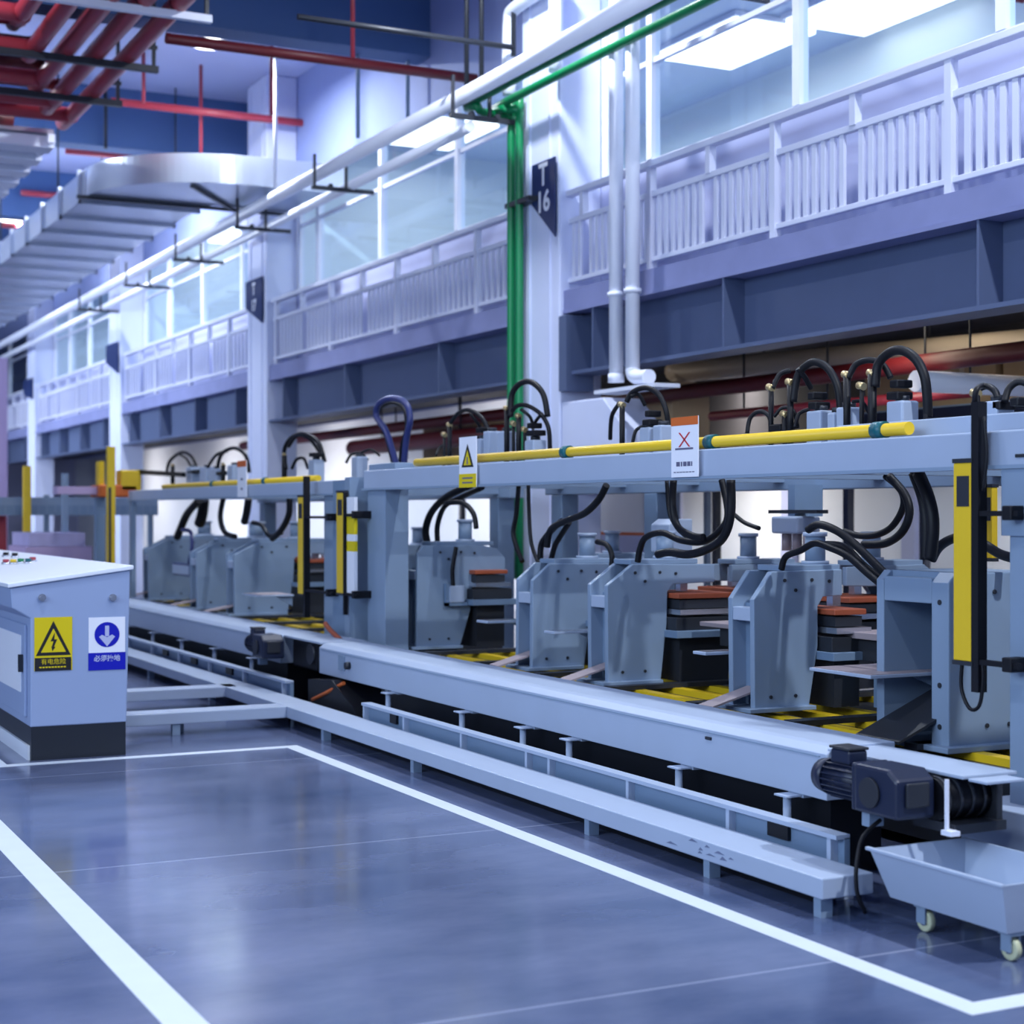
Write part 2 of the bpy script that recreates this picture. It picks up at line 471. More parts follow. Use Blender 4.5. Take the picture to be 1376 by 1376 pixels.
p0, p1 = PX(1082, 44, 10.0), PX(1222, 76, 12.9)
tag(T([(9.2, p0.y, 7.25), (12.9, p0.y, 7.25)], 0.035, sub=1).build('sprinkler_pipe', 'red'), 'red sprinkler pipe inside the nearest glazed room', 'pipe')
for y, lb in ((17.2, 'white cupboard behind the glass next to the T 16 column'), (19.3, 'white cupboard behind the glass left of the green pipes'), (21.8, 'white cupboard behind the glass nearest the second column')):
    t = thing('storage_cupboard', lb, 'cupboard', (10.5, y, DZ1), 'cupboards in the mezzanine rooms')
    B(10.2, 10.7, y-0.6, y+0.6, DZ1, 5.75).build('carcass', 'white', t, 0.01)
    for s in (-1, 1): B(10.18, 10.2, y+0.3+s*0.29-0.3-0.28, y+0.3+s*0.29-0.3+0.28, DZ1+0.08, 5.7).build('door', 'dado', t)

# ------------------------------------------------------------------ pipes along the mezzanine
PXX = 7.4
zp = PX(400, 242, PXX).z
tag(T([(PXX, 11.0, 6.16), (PXX, 58, 6.16)], 0.085, n=14, sub=1).build('white_pipe', 'white'), 'thick white pipe running high along the whole mezzanine', 'pipe')
tag(T([(PXX+0.3, 16.3, 5.96), (PXX+0.3, 58, 5.96)], 0.065, n=12, sub=1).build('white_pipe', 'white'), 'thinner white pipe just under the thick white pipe, left of the green pipes', 'pipe')
g1, g2 = PX(687, 520, 7.9), PX(698, 520, 7.9)
ye = 15.75
tag(T([(PXX+0.13, 10.6, 6.12), (PXX+0.13, ye-0.08, 6.12), (PXX+0.13, ye, 6.04), (PXX+0.2, ye+0.05, 6.0), (7.84, ye+0.08, 6.0), (7.9, g1.y, 5.93), (7.9, g1.y, 5.8), (7.9, g1.y, 1.0)], 0.045, n=10, sub=4).build('green_pipe', 'green'),
    'green pipe dropping left of its twin beside the T 16 column', 'pipe')
tag(T([(PXX+0.38, 10.6, 6.08), (PXX+0.38, ye-0.25, 6.08), (PXX+0.38, ye-0.15, 6.02), (PXX+0.42, ye-0.15, 6.0), (7.86, g2.y+0.02, 6.0), (7.9, g2.y, 5.95), (7.9, g2.y, 5.8), (7.9, g2.y, 1.0)], 0.045, n=10, sub=4).build('green_pipe', 'green'),
    'green pipe nearest the T 16 column, right of its twin', 'pipe')
tag(B(7.86, 8.0, g2.y-0.3, g1.y+0.08, 4.98, 5.03).build('pipe_clamp', 'darksteel'), 'small dark clamp holding the green pipes to the T 16 column', 'clamp')
brl = ['dark bracket at the corner of the green pipes', 'dark bracket under the white pipes left of the green pipe corner', 'dark bracket under the white pipes right of the white pipe loop',
       'dark bracket under the white pipes above the second column', 'dark bracket under the white pipes left of the second column',
       'dark bracket under the white pipes near the third column', 'dark bracket high at the top edge beside the near glazed bay']
for k, y in enumerate((ye-0.1, 19.9, 23.2, 26.6, 30.0, 34.0, 11.3)):
    t = thing('pipe_bracket', brl[k], 'bracket', (7.7, y, 5.85), 'brackets along the white pipes')
    z0 = 5.86 if k != 6 else 5.98
    B(7.15, 8.0 if k != 6 else 8.1, y-0.025, y+0.025, z0, z0+0.05).build('arm', 'darksteel', t)
    B(7.17, 7.2, y-0.02, y+0.02, z0+0.05, z0+0.45).build('hanger', 'darksteel', t)
    B(7.6, 7.63, y-0.02, y+0.02, z0+0.05, z0+0.4).build('hanger', 'darksteel', t)
    for x in (7.4, 7.7): MB().cyl((x, y-0.03, z0+0.06), (x, y+0.03, z0+0.06), 0.03).build('clip', 'darksteel', t)
for y, lb in ((15.2, 'white pipe loop at the top of the T 16 column'), (24.6, 'white pipe loop above the second column')):
    tag(T([(7.9, y+0.55, 6.2), (7.9, y+0.55, 6.95), (7.9, y+0.4, 7.1), (7.9, y-0.4, 7.1), (7.9, y-0.5, 7.0), (7.9, y-0.5, 6.2)], 0.075, n=10, sub=5).build('pipe_loop', 'white'), lb, 'pipe')
d1, d2 = PX(828, 500, 7.85), PX(850, 500, 7.85)
for q, (p, lb) in enumerate(((d1, 'white downpipe at left of the pair in front of the near balustrade'), (d2, 'white downpipe nearer the camera, right of the pair in front of the near balustrade'))):
    t = thing('downpipe', lb, 'pipe', (7.85, p.y, 2.9), 'white downpipes beside the T 16 column')
    MB().cyl((7.85, p.y, 3.0), (7.85, p.y, 7.6), 0.068, 16).build('pipe', 'white', t)
    if q == 0: MB().cyl((7.85, p.y, 2.94), (7.85, p.y, 3.02), 0.078, 16).build('socket', 'white', t)
    else: T([(7.85, p.y, 3.04), (7.85, p.y-0.02, 2.99), (7.85, p.y-0.1, 2.96), (7.85, p.y-0.3, 2.95)], 0.07, n=12).build('elbow', 'white', t)
    for z in (3.75, 6.3): MB().cyl((7.85, p.y, z), (7.85, p.y, z+0.04), 0.085, 16).build('collar', 'white', t)
tag(B(7.75, 8.02, d2.y-0.55, d1.y+0.25, 2.84, 2.875).build('pipe_shelf', 'white'), 'white ledge that the two downpipes end on', 'shelf')
tag(MB().prism([(8.02, 14.79, 1.95), (8.02, 14.79, 2.84), (8.02, 13.95, 2.84), (8.02, 13.5, 2.5), (8.02, 13.5, 1.95)], (0.45, 0, 0)).build('column_casing', 'column', None, 0.015),
    'pale boxed casing below the downpipes', 'casing')
tag(B(7.98, 8.3, 14.62, 14.78, 2.95, 3.72).build('girder_seat', 'beam'), 'dark steel seat bolted to the T 16 column at the girder end', 'bracket')

# ------------------------------------------------------------------ ceiling services
redx = (4.6, 4.24, 3.9, 3.56, 3.2)
rl = ['outermost red pipe on the right edge of the overhead rack', 'second red pipe from the right edge of the overhead rack', 'middle one of the red pipes in the overhead rack',
      'fourth red pipe from the right edge of the overhead rack', 'red pipe farthest left in the overhead rack']
yend = (22.3, 21.6, 20.6, 19.3, 18.0)
for k, x in enumerate(redx):
    pts = [(x, 13, 7.05), (x, yend[k]-0.15, 7.05), (x-0.04, yend[k]-0.04, 7.05), (x-0.15, yend[k], 7.05), (x-2.6, yend[k], 7.05)]
    tag(T(pts, 0.10, n=12, sub=4).build('red_pipe', 'red'), rl[k] , 'pipe', 'red pipes of the overhead rack')
for k, x in enumerate((4.43, 4.07, 3.73, 3.38)):
    ye2 = 22.0-k*0.9
    tag(T([(x, 13, 7.36), (x, ye2-0.2, 7.36), (x-0.05, ye2-0.05, 7.36), (x-0.2, ye2, 7.36), (x-2.4, ye2, 7.36)], 0.075, n=10, sub=4).build('red_pipe', 'darkred'),
        ('rightmost', 'second', 'third', 'leftmost')[k] + ' of the dark red pipes in the upper layer of the overhead rack', 'pipe', 'upper red pipes of the overhead rack')
for k, y in enumerate((22.62,)):
    tag(T([(1.8, y, 7.0), (3.9-0.3*k, y, 7.0)], 0.11, n=10, sub=1).build('red_pipe', 'darkred'), 'thick dark red pipe crossing at the far end of the red rack', 'pipe')
for k, (y, lb) in enumerate(((16.9, 'grey steel hanger rail across the red pipes nearest the top edge'), (19.1, 'dark hanger rail across the middle of the red pipes'), (20.9, 'dark hanger rail across the far ends of the red pipes'), (14.9, 'black hanger rail with cross bracing at the top edge'))):
    t = thing('pipe_hanger', lb, 'hanger', (4.0, y, 6.9), 'hanger rails of the red pipe rack')
    B(2.2, 4.95, y-0.04, y+0.04, 6.885, 6.962).build('rail', 'white' if k == 0 else 'darksteel', t)
    for x in (4.9, 2.4): B(x-0.02, x+0.02, y-0.02, y+0.02, 6.962, CEIL).build('rod', 'darksteel', t)
    B(4.7, 4.94, y-0.03, y+0.03, 7.16, 7.2).build('cross_tie', 'darksteel', t)
    for x in redx:
        if y < 18.5: MB().cyl((x, y-0.03, 7.05), (x, y+0.03, 7.05), 0.1, 14).build('saddle', 'darkred', t)
t = thing('cable_tray', 'white overhead cable tray beyond the red pipes', 'cable tray', (3.6, 31, 6.7))
B(1.2, 4.50, 22.95, 40, 6.92, 6.98).build('pan', 'galv', t)
B(4.42, 4.52, 22.95, 40, 6.8, 6.92).build('edge', 'white', t)
for k in range(16): B(1.2, 4.52, 23.0+k*0.9, 23.0+k*0.9+0.45, 6.74, 6.9).build('rung', 'white', t)
# crossing red pipes with drops
q = PX(622, 113, 7.3)
def cross_pipe(p_a, p_b, lb, m='red', r=0.05):
    ya = (p_a.y + p_b.y)/2; z = (p_a.z+p_b.z)/2
    return tag(T([(min(p_a.x,p_b.x), ya, z), (max(p_a.x,p_b.x), ya, z)], r, n=10, sub=1).build('cross_pipe', m), lb, 'pipe', 'pipes crossing under the ceiling')
def run(px0, py0, px1, py1, Y, lb, m='red', r=0.05): return cross_pipe(PY(px0, py0, Y), PY(px1, py1, Y), lb, m, r)
run(223, 45, 640, 112, 17.6, 'dark red pipe crossing under the ceiling below the round lamp', 'darkred', 0.06)
run(150, 128, 505, 184, 24.1, 'red pipe crossing along the foot of the lavender ceiling field', 'red', 0.06)
run(88, 200, 190, 214, 28.0, 'short red pipe crossing in front of the dark blue ceiling beam', 'red', 0.06)
run(28, 258, 105, 266, 33.0, 'red pipe crossing above the far end of the duct', 'red', 0.06)
run(0, 300, 50, 308, 37.0, 'red pipe crossing beside the far round lamp', 'red', 0.06)
run(400, 18, 690, 68, 15.6, 'thin dark conduit crossing near the top edge', 'darksteel', 0.03)
for (px, y0, y1, Y, m, lb) in ((365, 68, 155, 20.5, 'red', 'pink drop rod under the dark red crossing pipe'), (474, 0, 85, 17.6, 'red', 'red drop rod above the dark red crossing pipe'),
                          (270, 150, 212, 24.3, 'red', 'red drop rod in front of the dark blue beam'), (193, 95, 138, 24.0, 'red', 'short pink drop rod right of the red pipe rack'),
                          (142, 140, 200, 26.0, 'darksteel', 'grey drop rod left of the dark blue beam field'), (481, 80, 185, 19.5, 'steelblue', 'blue-grey drop rod left of the mezzanine pipes'),
                          (548, 105, 160, 19.5, 'steelblue', 'thin grey drop rod near the mezzanine pipes'), (370, 155, 255, 21.8, 'white', 'pale drop rod meeting the white pipes at the second column'),
                          (647, 0, 125, 16.0, 'darksteel', 'dark drop rod holding the corner of the green pipes'), (690, 0, 76, 15.6, 'darksteel', 'dark drop rod above the T 16 column'),
                          (627, 60, 130, 16.2, 'darksteel', 'dark drop rod left of the green pipe corner')):
    p = PY(px, y1, Y); q = PY(px, y0, Y)
    tag(C((p.x, Y, p.z), (p.x, Y, CEIL), 0.028, 8).build('drop_rod', m), lb, 'rod', 'rods hanging from the ceiling')
# duct with its elbow to the mezzanine
Y0 = 24.06; zb = 6.31; zt = 6.72; DX0, DX1 = 5.175, 6.92
t = thing('air_duct', 'wide galvanised air duct with a round elbow turning to the mezzanine', 'duct', (6, 30, zb))
B(DX0, DX1, Y0+0.05, 56, zb, zt).build('trunk', 'galv', t)
n = 28; cx, cy = 7.05, Y0; R0, R1 = 0.13, 1.875
arc = [(cx-R1*math.cos(math.pi/2*i/n), cy-R1*math.sin(math.pi/2*i/n)) for i in range(n+1)]
inn = [(cx-R0*math.cos(math.pi/2*i/4), cy-R0*math.sin(math.pi/2*i/4)) for i in range(5)]
MB().prism([(x, y, zb) for x, y in arc] + [(x, y, zb) for x, y in reversed(inn)], (0, 0, zt-zb)).build('elbow', 'galv', t)
B(cx, 8.48, cy-R1, cy-R0, zb, zt).build('branch', 'galv', t)
for k in range(16):
    y = Y0+0.32+k*1.4
    MB().box(DX0-0.04, DX1+0.04, y-0.04, y+0.04, zb-0.05, zb).box(DX0-0.06, DX0, y-0.04, y+0.04, zb-0.05, zt+0.03).box(DX1, DX1+0.04, y-0.04, y+0.04, zb-0.05, zt+0.03).build('flange', 'galv', t)
MB().bar((DX0-0.15, Y0-0.1, zb-0.03), (8.3, Y0-0.1, zb-0.03), 0.06, 0.05).build('hanger_rail', 'darksteel', t)
MB().bar((6.3, Y0-1.6, zb-0.03), (7.35, Y0-0.1, zb-0.03), 0.05, 0.04).build('hanger_rail', 'darksteel', t)
for x in (DX0-0.05, DX1+0.05):
    for y in (25.8, 31, 36): C((x, y, zt), (x, y, CEIL), 0.015, 8).build('hanger_rod', 'darksteel', t)
# round high-bay lamps
def high_bay(x, y, lb):
    t = thing('high_bay_lamp', lb, 'lamp', (x, y, 8.1), 'round lamps under the hall ceiling')
    C((x, y, 8.17), (x, y, 8.24), 0.27, 24, 0.2).build('reflector', 'white', t)
    C((x, y, 8.145), (x, y, 8.17), 0.255, 24).build('diffuser', 'lamp', t)
    C((x, y, 8.24), (x, y, CEIL), 0.05, 10).build('stem', 'white', t)
p = PZ(281, 60, 8.15); high_bay(p.x, p.y, 'round white lamp under the ceiling right of the red pipes')
p = PZ(14, 296, 8.15); high_bay(p.x, p.y, 'small blurred round lamp far at the left edge')

# ------------------------------------------------------------------ floor tape
def tape(lb, *poly):
    tag(MB().prism([(x, y, 0.0005) for x, y in poly], (0, 0, 0.0015)).build('floor_tape', 'tape'), lb, 'floor marking')
TY = 11.33
tape('white floor tape running along the walkway platform', (3.885, 4.25), (3.885, TY), (3.99, TY), (3.99, 4.25))
tape('short white floor tape turning toward the cart at the bottom right', (3.99, 4.25), (3.99, 4.36), (7.0, 4.36), (7.0, 4.25))
tape('thin white floor tape across the floor in front of the control cabinet', (1.93, TY), (1.93, TY+0.1), (3.99, TY+0.1), (3.99, TY))
tape('broad white floor tape at the lower left', (1.41, 2.0), (1.41, 30), (1.55, 30), (1.55, 2.0))
tape('white floor tape running back beside the control cabinet', (1.93, TY), (1.83, TY), (1.83, 30), (1.93, 30))

# ------------------------------------------------------------------ walkway platforms
def platform(lb, x0, x1, y0, y1, legs, grp='low walkway platforms'):
    t = thing('walkway_platform', lb, 'platform', ((x0+x1)/2, (y0+y1)/2, 0), grp)
    B(x0, x1, y0, y1, 0.085, 0.175).build('deck', 'paint2', t, 0.006)
    for x, y in legs:
        mb = B(x-0.03, x+0.03, y-0.025, y+0.025, 0.0, 0.085)
        mb.build('leg', 'paint', t)
    if y1-y0 > 2: B(x1-0.10, x1-0.085, y0+0.2, y1, 0.0, 0.085).build('kick_panel', 'black', t)
    return t
pl = platform('long low grey walkway platform along the near machine', 4.23, 4.5, 5.52, 12.6, [(4.28, y) for y in (5.58, 6.42, 7.56, 9.9, 11.6)])
for (px, py) in ((1010, 1163), (985, 1160), (960, 1128+24)):
    p = PX(px, py, 4.2295)
sc = MB()
for k in range(9):
    y = 6.15+random.random()*0.5; z = 0.11+random.random()*0.05; w = 0.02+random.random()*0.05
    sc.prism([(4.228, y, z), (4.228, y+w, z+0.006+random.random()*0.01), (4.228, y+w*1.6, z-0.004)], (0.004, 0, 0))
sc.build('scuff_mark', 'scuff', pl)
platform('low grey cross platform nearest the control cabinet', 2.3, 4.23, 12.36, 12.6, [(3.35, 12.4), (3.42, 12.55)])
platform('farther low grey cross platform behind the first one', 2.3, 4.35, 14.0, 14.25, [(3.1, 14.05)])
platform('low grey walkway platform along the far machine', 4.23, 4.5, 12.6, 21.5, [(4.28, y) for y in (14.6, 16.8, 19.0)])

# ------------------------------------------------------------------ conveyor base frames (ribbed) and box beams
def base_frame(lb, y0, y1, ribs, pockets=()):
    t = thing('conveyor_base', lb, 'machine base', (4.65, (y0+y1)/2, 0), 'ribbed conveyor bases')
    B(4.55, 4.58, y0, y1, 0.03, 0.27).build('web', 'steelblue', t)
    B(4.505, 4.58, y0, y1, 0.265, 0.285).build('top_flange', 'paint2', t)
    B(4.505, 4.60, y0, y1, 0.0, 0.03).build('bottom_flange', 'paint2', t)
    for y in ribs: B(4.51, 4.55, y-0.014, y+0.014, 0.03, 0.265).build('rib', 'paint2', t)
    for y, w in pockets: B(4.53, 4.552, y-w/2, y+w/2, 0.19, 0.255).build('pocket', 'black', t)
    return t
base_frame('ribbed blue-grey base under the near conveyor beam', 5.78, 11.45, (11.42, 10.66, 9.70, 8.77, 8.48, 7.58, 6.63, 5.84), ((6.25, 0.16), (10.9, 0.12)))
base_frame('ribbed blue-grey base under the far conveyor beam', 13.2, 21.5, (13.3, 14.4, 15.5, 16.6, 17.7, 18.8, 19.9), ((14.9, 0.2), (16.1, 0.2), (17.2, 0.2)))
def conveyor(lb, y0, y1, feet):
    t = thing('conveyor_beam', lb, 'conveyor', (4.9, (y0+y1)/2, 0.285), 'conveyor box beams')
    MB().prism([(4.70, y0, 0.372), (4.70, y0, 0.585), (4.74, y0, 0.615), (4.78, y0, 0.622), (5.1, y0, 0.622), (5.1, y0, 0.372)], (0, y1-y0, 0)).build('housing', 'paint2', t, 0.004)
    B(4.695, 4.7, y0+0.05, y1-0.05, 0.568, 0.574).build('seam', 'paint', t)
    B(4.80, 5.1, y0+0.1, y1-1.25, 0.0, 0.372).build('gap_shade_block', 'black', t)  # black block added to give the open gap under the beam its shade
    for y in feet:
        mb = B(4.71, 4.77, y-0.06, y+0.06, 0.355, 0.372); mb.box(4.62, 4.77, y-0.05, y+0.05, 0.36, 0.368); mb.cyl((4.66, y, 0.0), (4.66, y, 0.36), 0.02, 10)
        mb.build('adjusting_foot', 'paint2', t)
    return t
cv = conveyor('long pale box beam of the near conveyor, in front of the presses', 6.1, 12.9, (6.35, 7.3, 8.5, 9.1, 10.0, 11.3))
B(4.685, 4.702, 12.3, 12.42, 0.44, 0.56).build('hinge_plate', 'paint', cv)
MB().cyl((4.66, 12.2, 0.49), (4.70, 12.2, 0.49), 0.03).build('knob', 'darksteel', cv)
B(4.69, 4.7, 7.05, 7.1, 0.535, 0.55).build('slot', 'darksteel', cv)
B(4.72, 5.02, 5.22, 6.12, 0.596, 0.612).build('cover_plate', 'paint2', cv, 0.004)
cv2 = conveyor('pale box beam of the far conveyor, partly hidden by the control cabinet', 13.9, 21.8, (14.6, 15.8, 17.0, 18.2, 19.4))
# dark under-structure behind the beam
for lb, y0, y1 in (('dark machine bed below the near presses', 5.0, 13.2), ('dark machine bed below the far presses', 14.2, 23)):
    t = thing('machine_bed', lb, 'machine bed', (6.3, (y0+y1)/2, 0), 'beds under the presses')
    B(5.56, 7.05, y0, y1, 0.06, 0.46).build('bed_frame', 'darksteel', t)
    for y in [y0+0.4+k*(y1-y0-0.8)/3 for k in range(4)]:
        for x in (5.65, 6.95): B(x-0.06, x+0.06, y-0.06, y+0.06, 0, 0.06).build('foot', 'darksteel', t)
    for x, z in ((5.80, 0.50), (6.1, 0.50), (6.4, 0.50), (6.98, 0.50)):
        B(x-0.04, x+0.04, y0+0.1, y1-0.1, 0.46, z).build('guide_rail', 'yellow' if x < 7 else 'paint', t)
    for k in range(8):
        y = y0+0.5+k*(y1-y0-1)/7
        B(5.56, 7.05, y-0.05, y+0.05, 0.50, 0.53).build('slide_bar', 'darksteel', t)
B_ = B(5.12, 5.2, 12.95, 14.2, 0.02, 0.3)
tag(B_.build('oil_pan', 'black'), 'black pan on the floor between the two conveyor beams', 'pan')
tag(T([PX(420, 940, 4.62), PX(440, 930, 4.62), PX(462, 918, 4.66)], 0.016).build('orange_cable', 'orange'), 'short orange cable below the end of the near conveyor beam', 'cable')
tag(T([PX(437, 838, 5.05), PX(445, 848, 5.05), PX(458, 860, 5.05)], 0.022).build('orange_cable', 'brick'), 'rust-orange hose above the end of the near conveyor beam', 'hose')

# ------------------------------------------------------------------ gear motors
def gear_motor(lb, x, y, z, s=1.0, second=True):
    t = thing('gear_motor', lb, 'motor', (x, y, z-0.2*s), 'gear motors at the conveyor ends')
    # motor axis along +Y (left in the photo), gearbox towards the camera
    C((x, y+0.16*s, z), (x, y+0.44*s, z), 0.085*s, 20).build('motor_body', 'navy', t)
    body = [o for o in t.children if o.name.startswith('motor_body')][0]
    fin = MB()
    for k in range(20):
        a = 2*math.pi*k/20
        u = Vector((math.cos(a), 0, math.sin(a)))
        fin.bar(Vector((x, y+0.18*s, z))+u*0.092*s, Vector((x, y+0.43*s, z))+u*0.092*s, 0.006*s, 0.022*s, up=u)
    fin.build('cooling_fins', 'navy', body)
    C((x, y+0.44*s, z), (x, y+0.53*s, z), 0.10*s, 20, 0.085*s).build('fan_cover', 'navy', t)
    tb = B(x-0.06*s, x+0.06*s, y+0.24*s, y+0.40*s, z+0.085*s, z+0.16*s).build('terminal_box', 'navy', t, 0.012)
    B(x-0.065*s, x+0.065*s, y+0.235*s, y+0.405*s, z+0.16*s, z+0.175*s).build('box_lid', 'darksteel', tb, 0.005)
    B(x-0.11*s, x+0.11*s, y+0.13*s, y+0.165*s, z-0.12*s, z+0.12*s).build('flange_plate', 'navy', t, 0.01)
    MB().prism([(x-0.12*s, y-0.2*s, z-0.12*s), (x-0.12*s, y-0.2*s, z+0.07*s), (x-0.12*s, y-0.13*s, z+0.12*s), (x-0.12*s, y+0.13*s, z+0.12*s), (x-0.12*s, y+0.13*s, z-0.12*s)], (0.24*s, 0, 0)).build('gearbox', 'navy', t, 0.015)
    C((x-0.135*s, y, z-0.01*s), (x-0.12*s, y, z-0.01*s), 0.075*s, 22).build('output_cover', 'darksteel', t)
    B(x-0.07*s, x+0.07*s, y-0.22*s, y-0.2*s, z-0.06*s, z+0.06*s).build('end_plate', 'darksteel', t, 0.006)
    B(x-0.06*s, x+0.03*s, y+0.08*s, y+0.14*s, z-0.2*s, z-0.115*s).build('bracket', 'paint', t)
    return t
p = PX(1172, 1068, 4.56)
gear_motor('large navy gear motor at the near end of the near conveyor', 4.56, 5.49, 0.53, 0.85)
p2 = PX(345, 876, 4.58)
gear_motor('small navy gear motor at the near end of the far conveyor', 4.58, p2.y-0.3, 0.53, 0.85)
t = thing('drive_unit', 'black drive unit with a white edge strap right of the navy motor', 'drive', (4.82, 5.35, 0.37))
C((4.675, 5.36, 0.50), (4.95, 5.36, 0.50), 0.088, 20).build('drum', 'black', t)
for k in range(4): C((4.69+k*0.065, 5.36, 0.50), (4.705+k*0.065, 5.36, 0.50), 0.094, 20).build('drum_rib', 'darksteel', t)
B(4.93, 4.96, 5.24, 5.47, 0.40, 0.59).build('side_plate', 'darksteel', t, 0.006)
B(4.68, 4.96, 5.22, 5.48, 0.37, 0.41).build('base', 'darksteel', t)
B(4.645, 4.657, 5.23, 5.245, 0.39, 0.60).build('strap', 'white', t)
B(4.63, 4.68, 5.19, 5.25, 0.372, 0.392).build('strap_foot', 'white', t)
B(4.74, 4.95, 5.1, 5.21, 0.590, 0.602).build('cover_plate', 'paint2', t, 0.003)
t = thing('drive_unit', 'black drive unit behind the small navy motor of the far conveyor', 'drive', (5.0, 13.35, 0.36))
B(4.76, 5.1, 13.1, 13.75, 0.36, 0.60).build('block', 'black', t, 0.02)
C((4.74, 13.25, 0.5), (4.78, 13.25, 0.5), 0.09, 18).build('pulley', 'darksteel', t)
B(4.73, 5.15, 12.95, 13.9, 0.605, 0.62).build('cover_plate', 'paint2', t)
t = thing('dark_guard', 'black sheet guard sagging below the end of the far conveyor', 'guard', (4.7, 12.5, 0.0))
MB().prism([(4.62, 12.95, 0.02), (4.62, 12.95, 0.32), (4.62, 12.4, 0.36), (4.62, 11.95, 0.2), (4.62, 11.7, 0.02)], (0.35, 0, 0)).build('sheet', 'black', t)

# ------------------------------------------------------------------ gantries
def gantry(lb, y0, y1, zt, zb, posts, rear, rear_z):
    t = thing('gantry_frame', lb, 'gantry', (6.2, (y0+y1)/2, 0), 'grey gantry frames over the presses')
    B(5.3, 5.46, y0, y1, zb, zt).build('front_beam', 'paint2', t, 0.008)
    B(5.28, 5.3, y0, y1, zb-0.004, zb+0.014).build('beam_lip', 'paint', t)
    B(7.1, 7.26, y0, y1, rear_z, rear_z+0.2).build('rear_beam', 'paint', t, 0.008)
    for (a, b) in posts: B(5.31, 5.53 if b-a > 0.2 else 5.37, a, b, 0, zb).build('post', 'paint', t, 0.006)
    for y in rear: B(7.1, 7.28, y-0.1, y+0.1, 0, rear_z).build('post', 'steelblue', t, 0.01)
    n = max(3, int((y1-y0)/1.2))
    for k in range(n+1):
        y = y0+0.3+(y1-y0-0.6)*k/n
        B(5.46, 7.1, y-0.06, y+0.06, zb+0.02, zb+0.13).build('cross_beam', 'paint', t)
    return t
gf = gantry('near grey gantry frame whose top beam carries the red X sign', 5.0, 13.42, 2.075, 1.905, [(5.30, 5.57), (12.95, 13.35)], (PX(886, 700, 7.19).y, 13.2, 5.3), 1.87)
B(5.5, 5.9, 4.9, 7.05, 2.075, 2.17).build('top_plate', 'paint2', gf, 0.006)
B(5.32, 5.75, 12.75, 13.35, 2.075, 2.13).build('end_box', 'paint', gf, 0.006)
for k in range(3): B(5.295, 5.3, 5.45-0.2*k, 5.52-0.2*k, 1.95, 1.965).build('slot', 'darksteel', gf)
B(5.29, 5.31, 5.28, 5.60, 1.6, 1.9).build('corner_plate', 'paint', gf)
B(5.16, 5.54, 4.85, 5.72, 0.18, 0.40).build('foot_beam', 'paint2', gf, 0.006)
gf2 = gantry('far grey gantry frame beside the control cabinet', 14.15, 22.0, 2.005, 1.87, [(14.2, 14.45), (21.86, 22.0)], (14.5, 18, 21.8), 1.85)
tag(B(5.2, 5.5, 13.5, 13.62, 0, 2.02).build('guard_post', 'paint'), 'grey square post between the two gantries', 'post')
B_ = B(5.25, 5.32, 13.75, 14.05, 0.0, 2.0)
tag(B_.build('post_panel', 'steelblue'), 'tall blue-grey panel between the gantries', 'panel')

def air_pipe(lb, y0, y1, z, joints, r):
    t = thing('air_header_pipe', lb, 'pipe', (5.38, (y0+y1)/2, z-r), 'yellow pipes on the gantry beams')
    T([(5.38, y0, z), (5.38, y1, z)], r, n=14, sub=1).build('pipe', 'yellow', t)
    for y in joints: C((5.38, y-0.04, z), (5.38, y+0.04, z), r*1.35, 16).build('coupling', 'teal', t)
air_pipe('yellow air pipe lying on the near gantry beam', PX(1222, 575, 5.38).y, PX(560, 622, 5.38).y, 2.12, [PX(x, 600, 5.38).y for x in (762, 957, 1183)], 0.033)
air_pipe('yellow air pipe lying on the far gantry beam', PX(428, 636, 5.38).y, PX(220, 650, 5.38).y, 2.037, [PX(x, 640, 5.38).y for x in (287, 357)], 0.03)

# ------------------------------------------------------------------ hanging signs on the gantry beams
def gsign(name, lb, px0, px1, py0, py1, draw):
    X = 5.265
    a = PX(px0, py0, X); b = PX(px1, py0, X); z0 = PX((px0+px1)/2, py1, X).z; z1 = PX((px0+px1)/2, py0, X).z
    w, h = a.y-b.y, z1-z0
    t = thing(name, lb, 'sign', (X, (a.y+b.y)/2, z0))
    draw(t, Vector((X, a.y, z0)), w, h)
def dx(t, o, w, h):
    mb = MB(); plate(mb, o, NX, rect(0, w, 0, h), -0.006, 0); mb.build('board', 'signwhite', t)
    mb = MB(); plate(mb, o, NX, rect(0, w, h*0.86, h), 0, 0.002); mb.build('header_band', 'orange', t)
    mb = MB()
    for s in (1, -1):
        cx, cy, dx_, dy, th = w*0.5, h*0.62, w*0.19*s, h*0.12, w*0.025
        plate(mb, o, NX, [(cx-dx_-th, cy-dy), (cx-dx_+th, cy-dy), (cx+dx_+th, cy+dy), (cx+dx_-th, cy+dy)], 0, 0.003)
    mb.build('cross_mark', 'signred', t)
    mb = MB(); plate(mb, o, NX, rect(w*0.16, w*0.82, h*0.455, h*0.485), 0, 0.002)
    for a, b in ((0.2, 0.33), (0.37, 0.42), (0.46, 0.58), (0.61, 0.72), (0.75, 0.79)): plate(mb, o, NX, rect(w*a, w*b, h*0.18, h*0.255), 0, 0.002)
    for k in range(7): plate(mb, o, NX, rect(w*(0.1+k*0.115), w*(0.18+k*0.115), h*0.075, h*0.09), 0, 0.002)
    mb.build('writing', 'signink', t)
gsign('warning_sign', 'white sign with orange header and red X on the near gantry beam', 902, 938, 560, 641, dx)
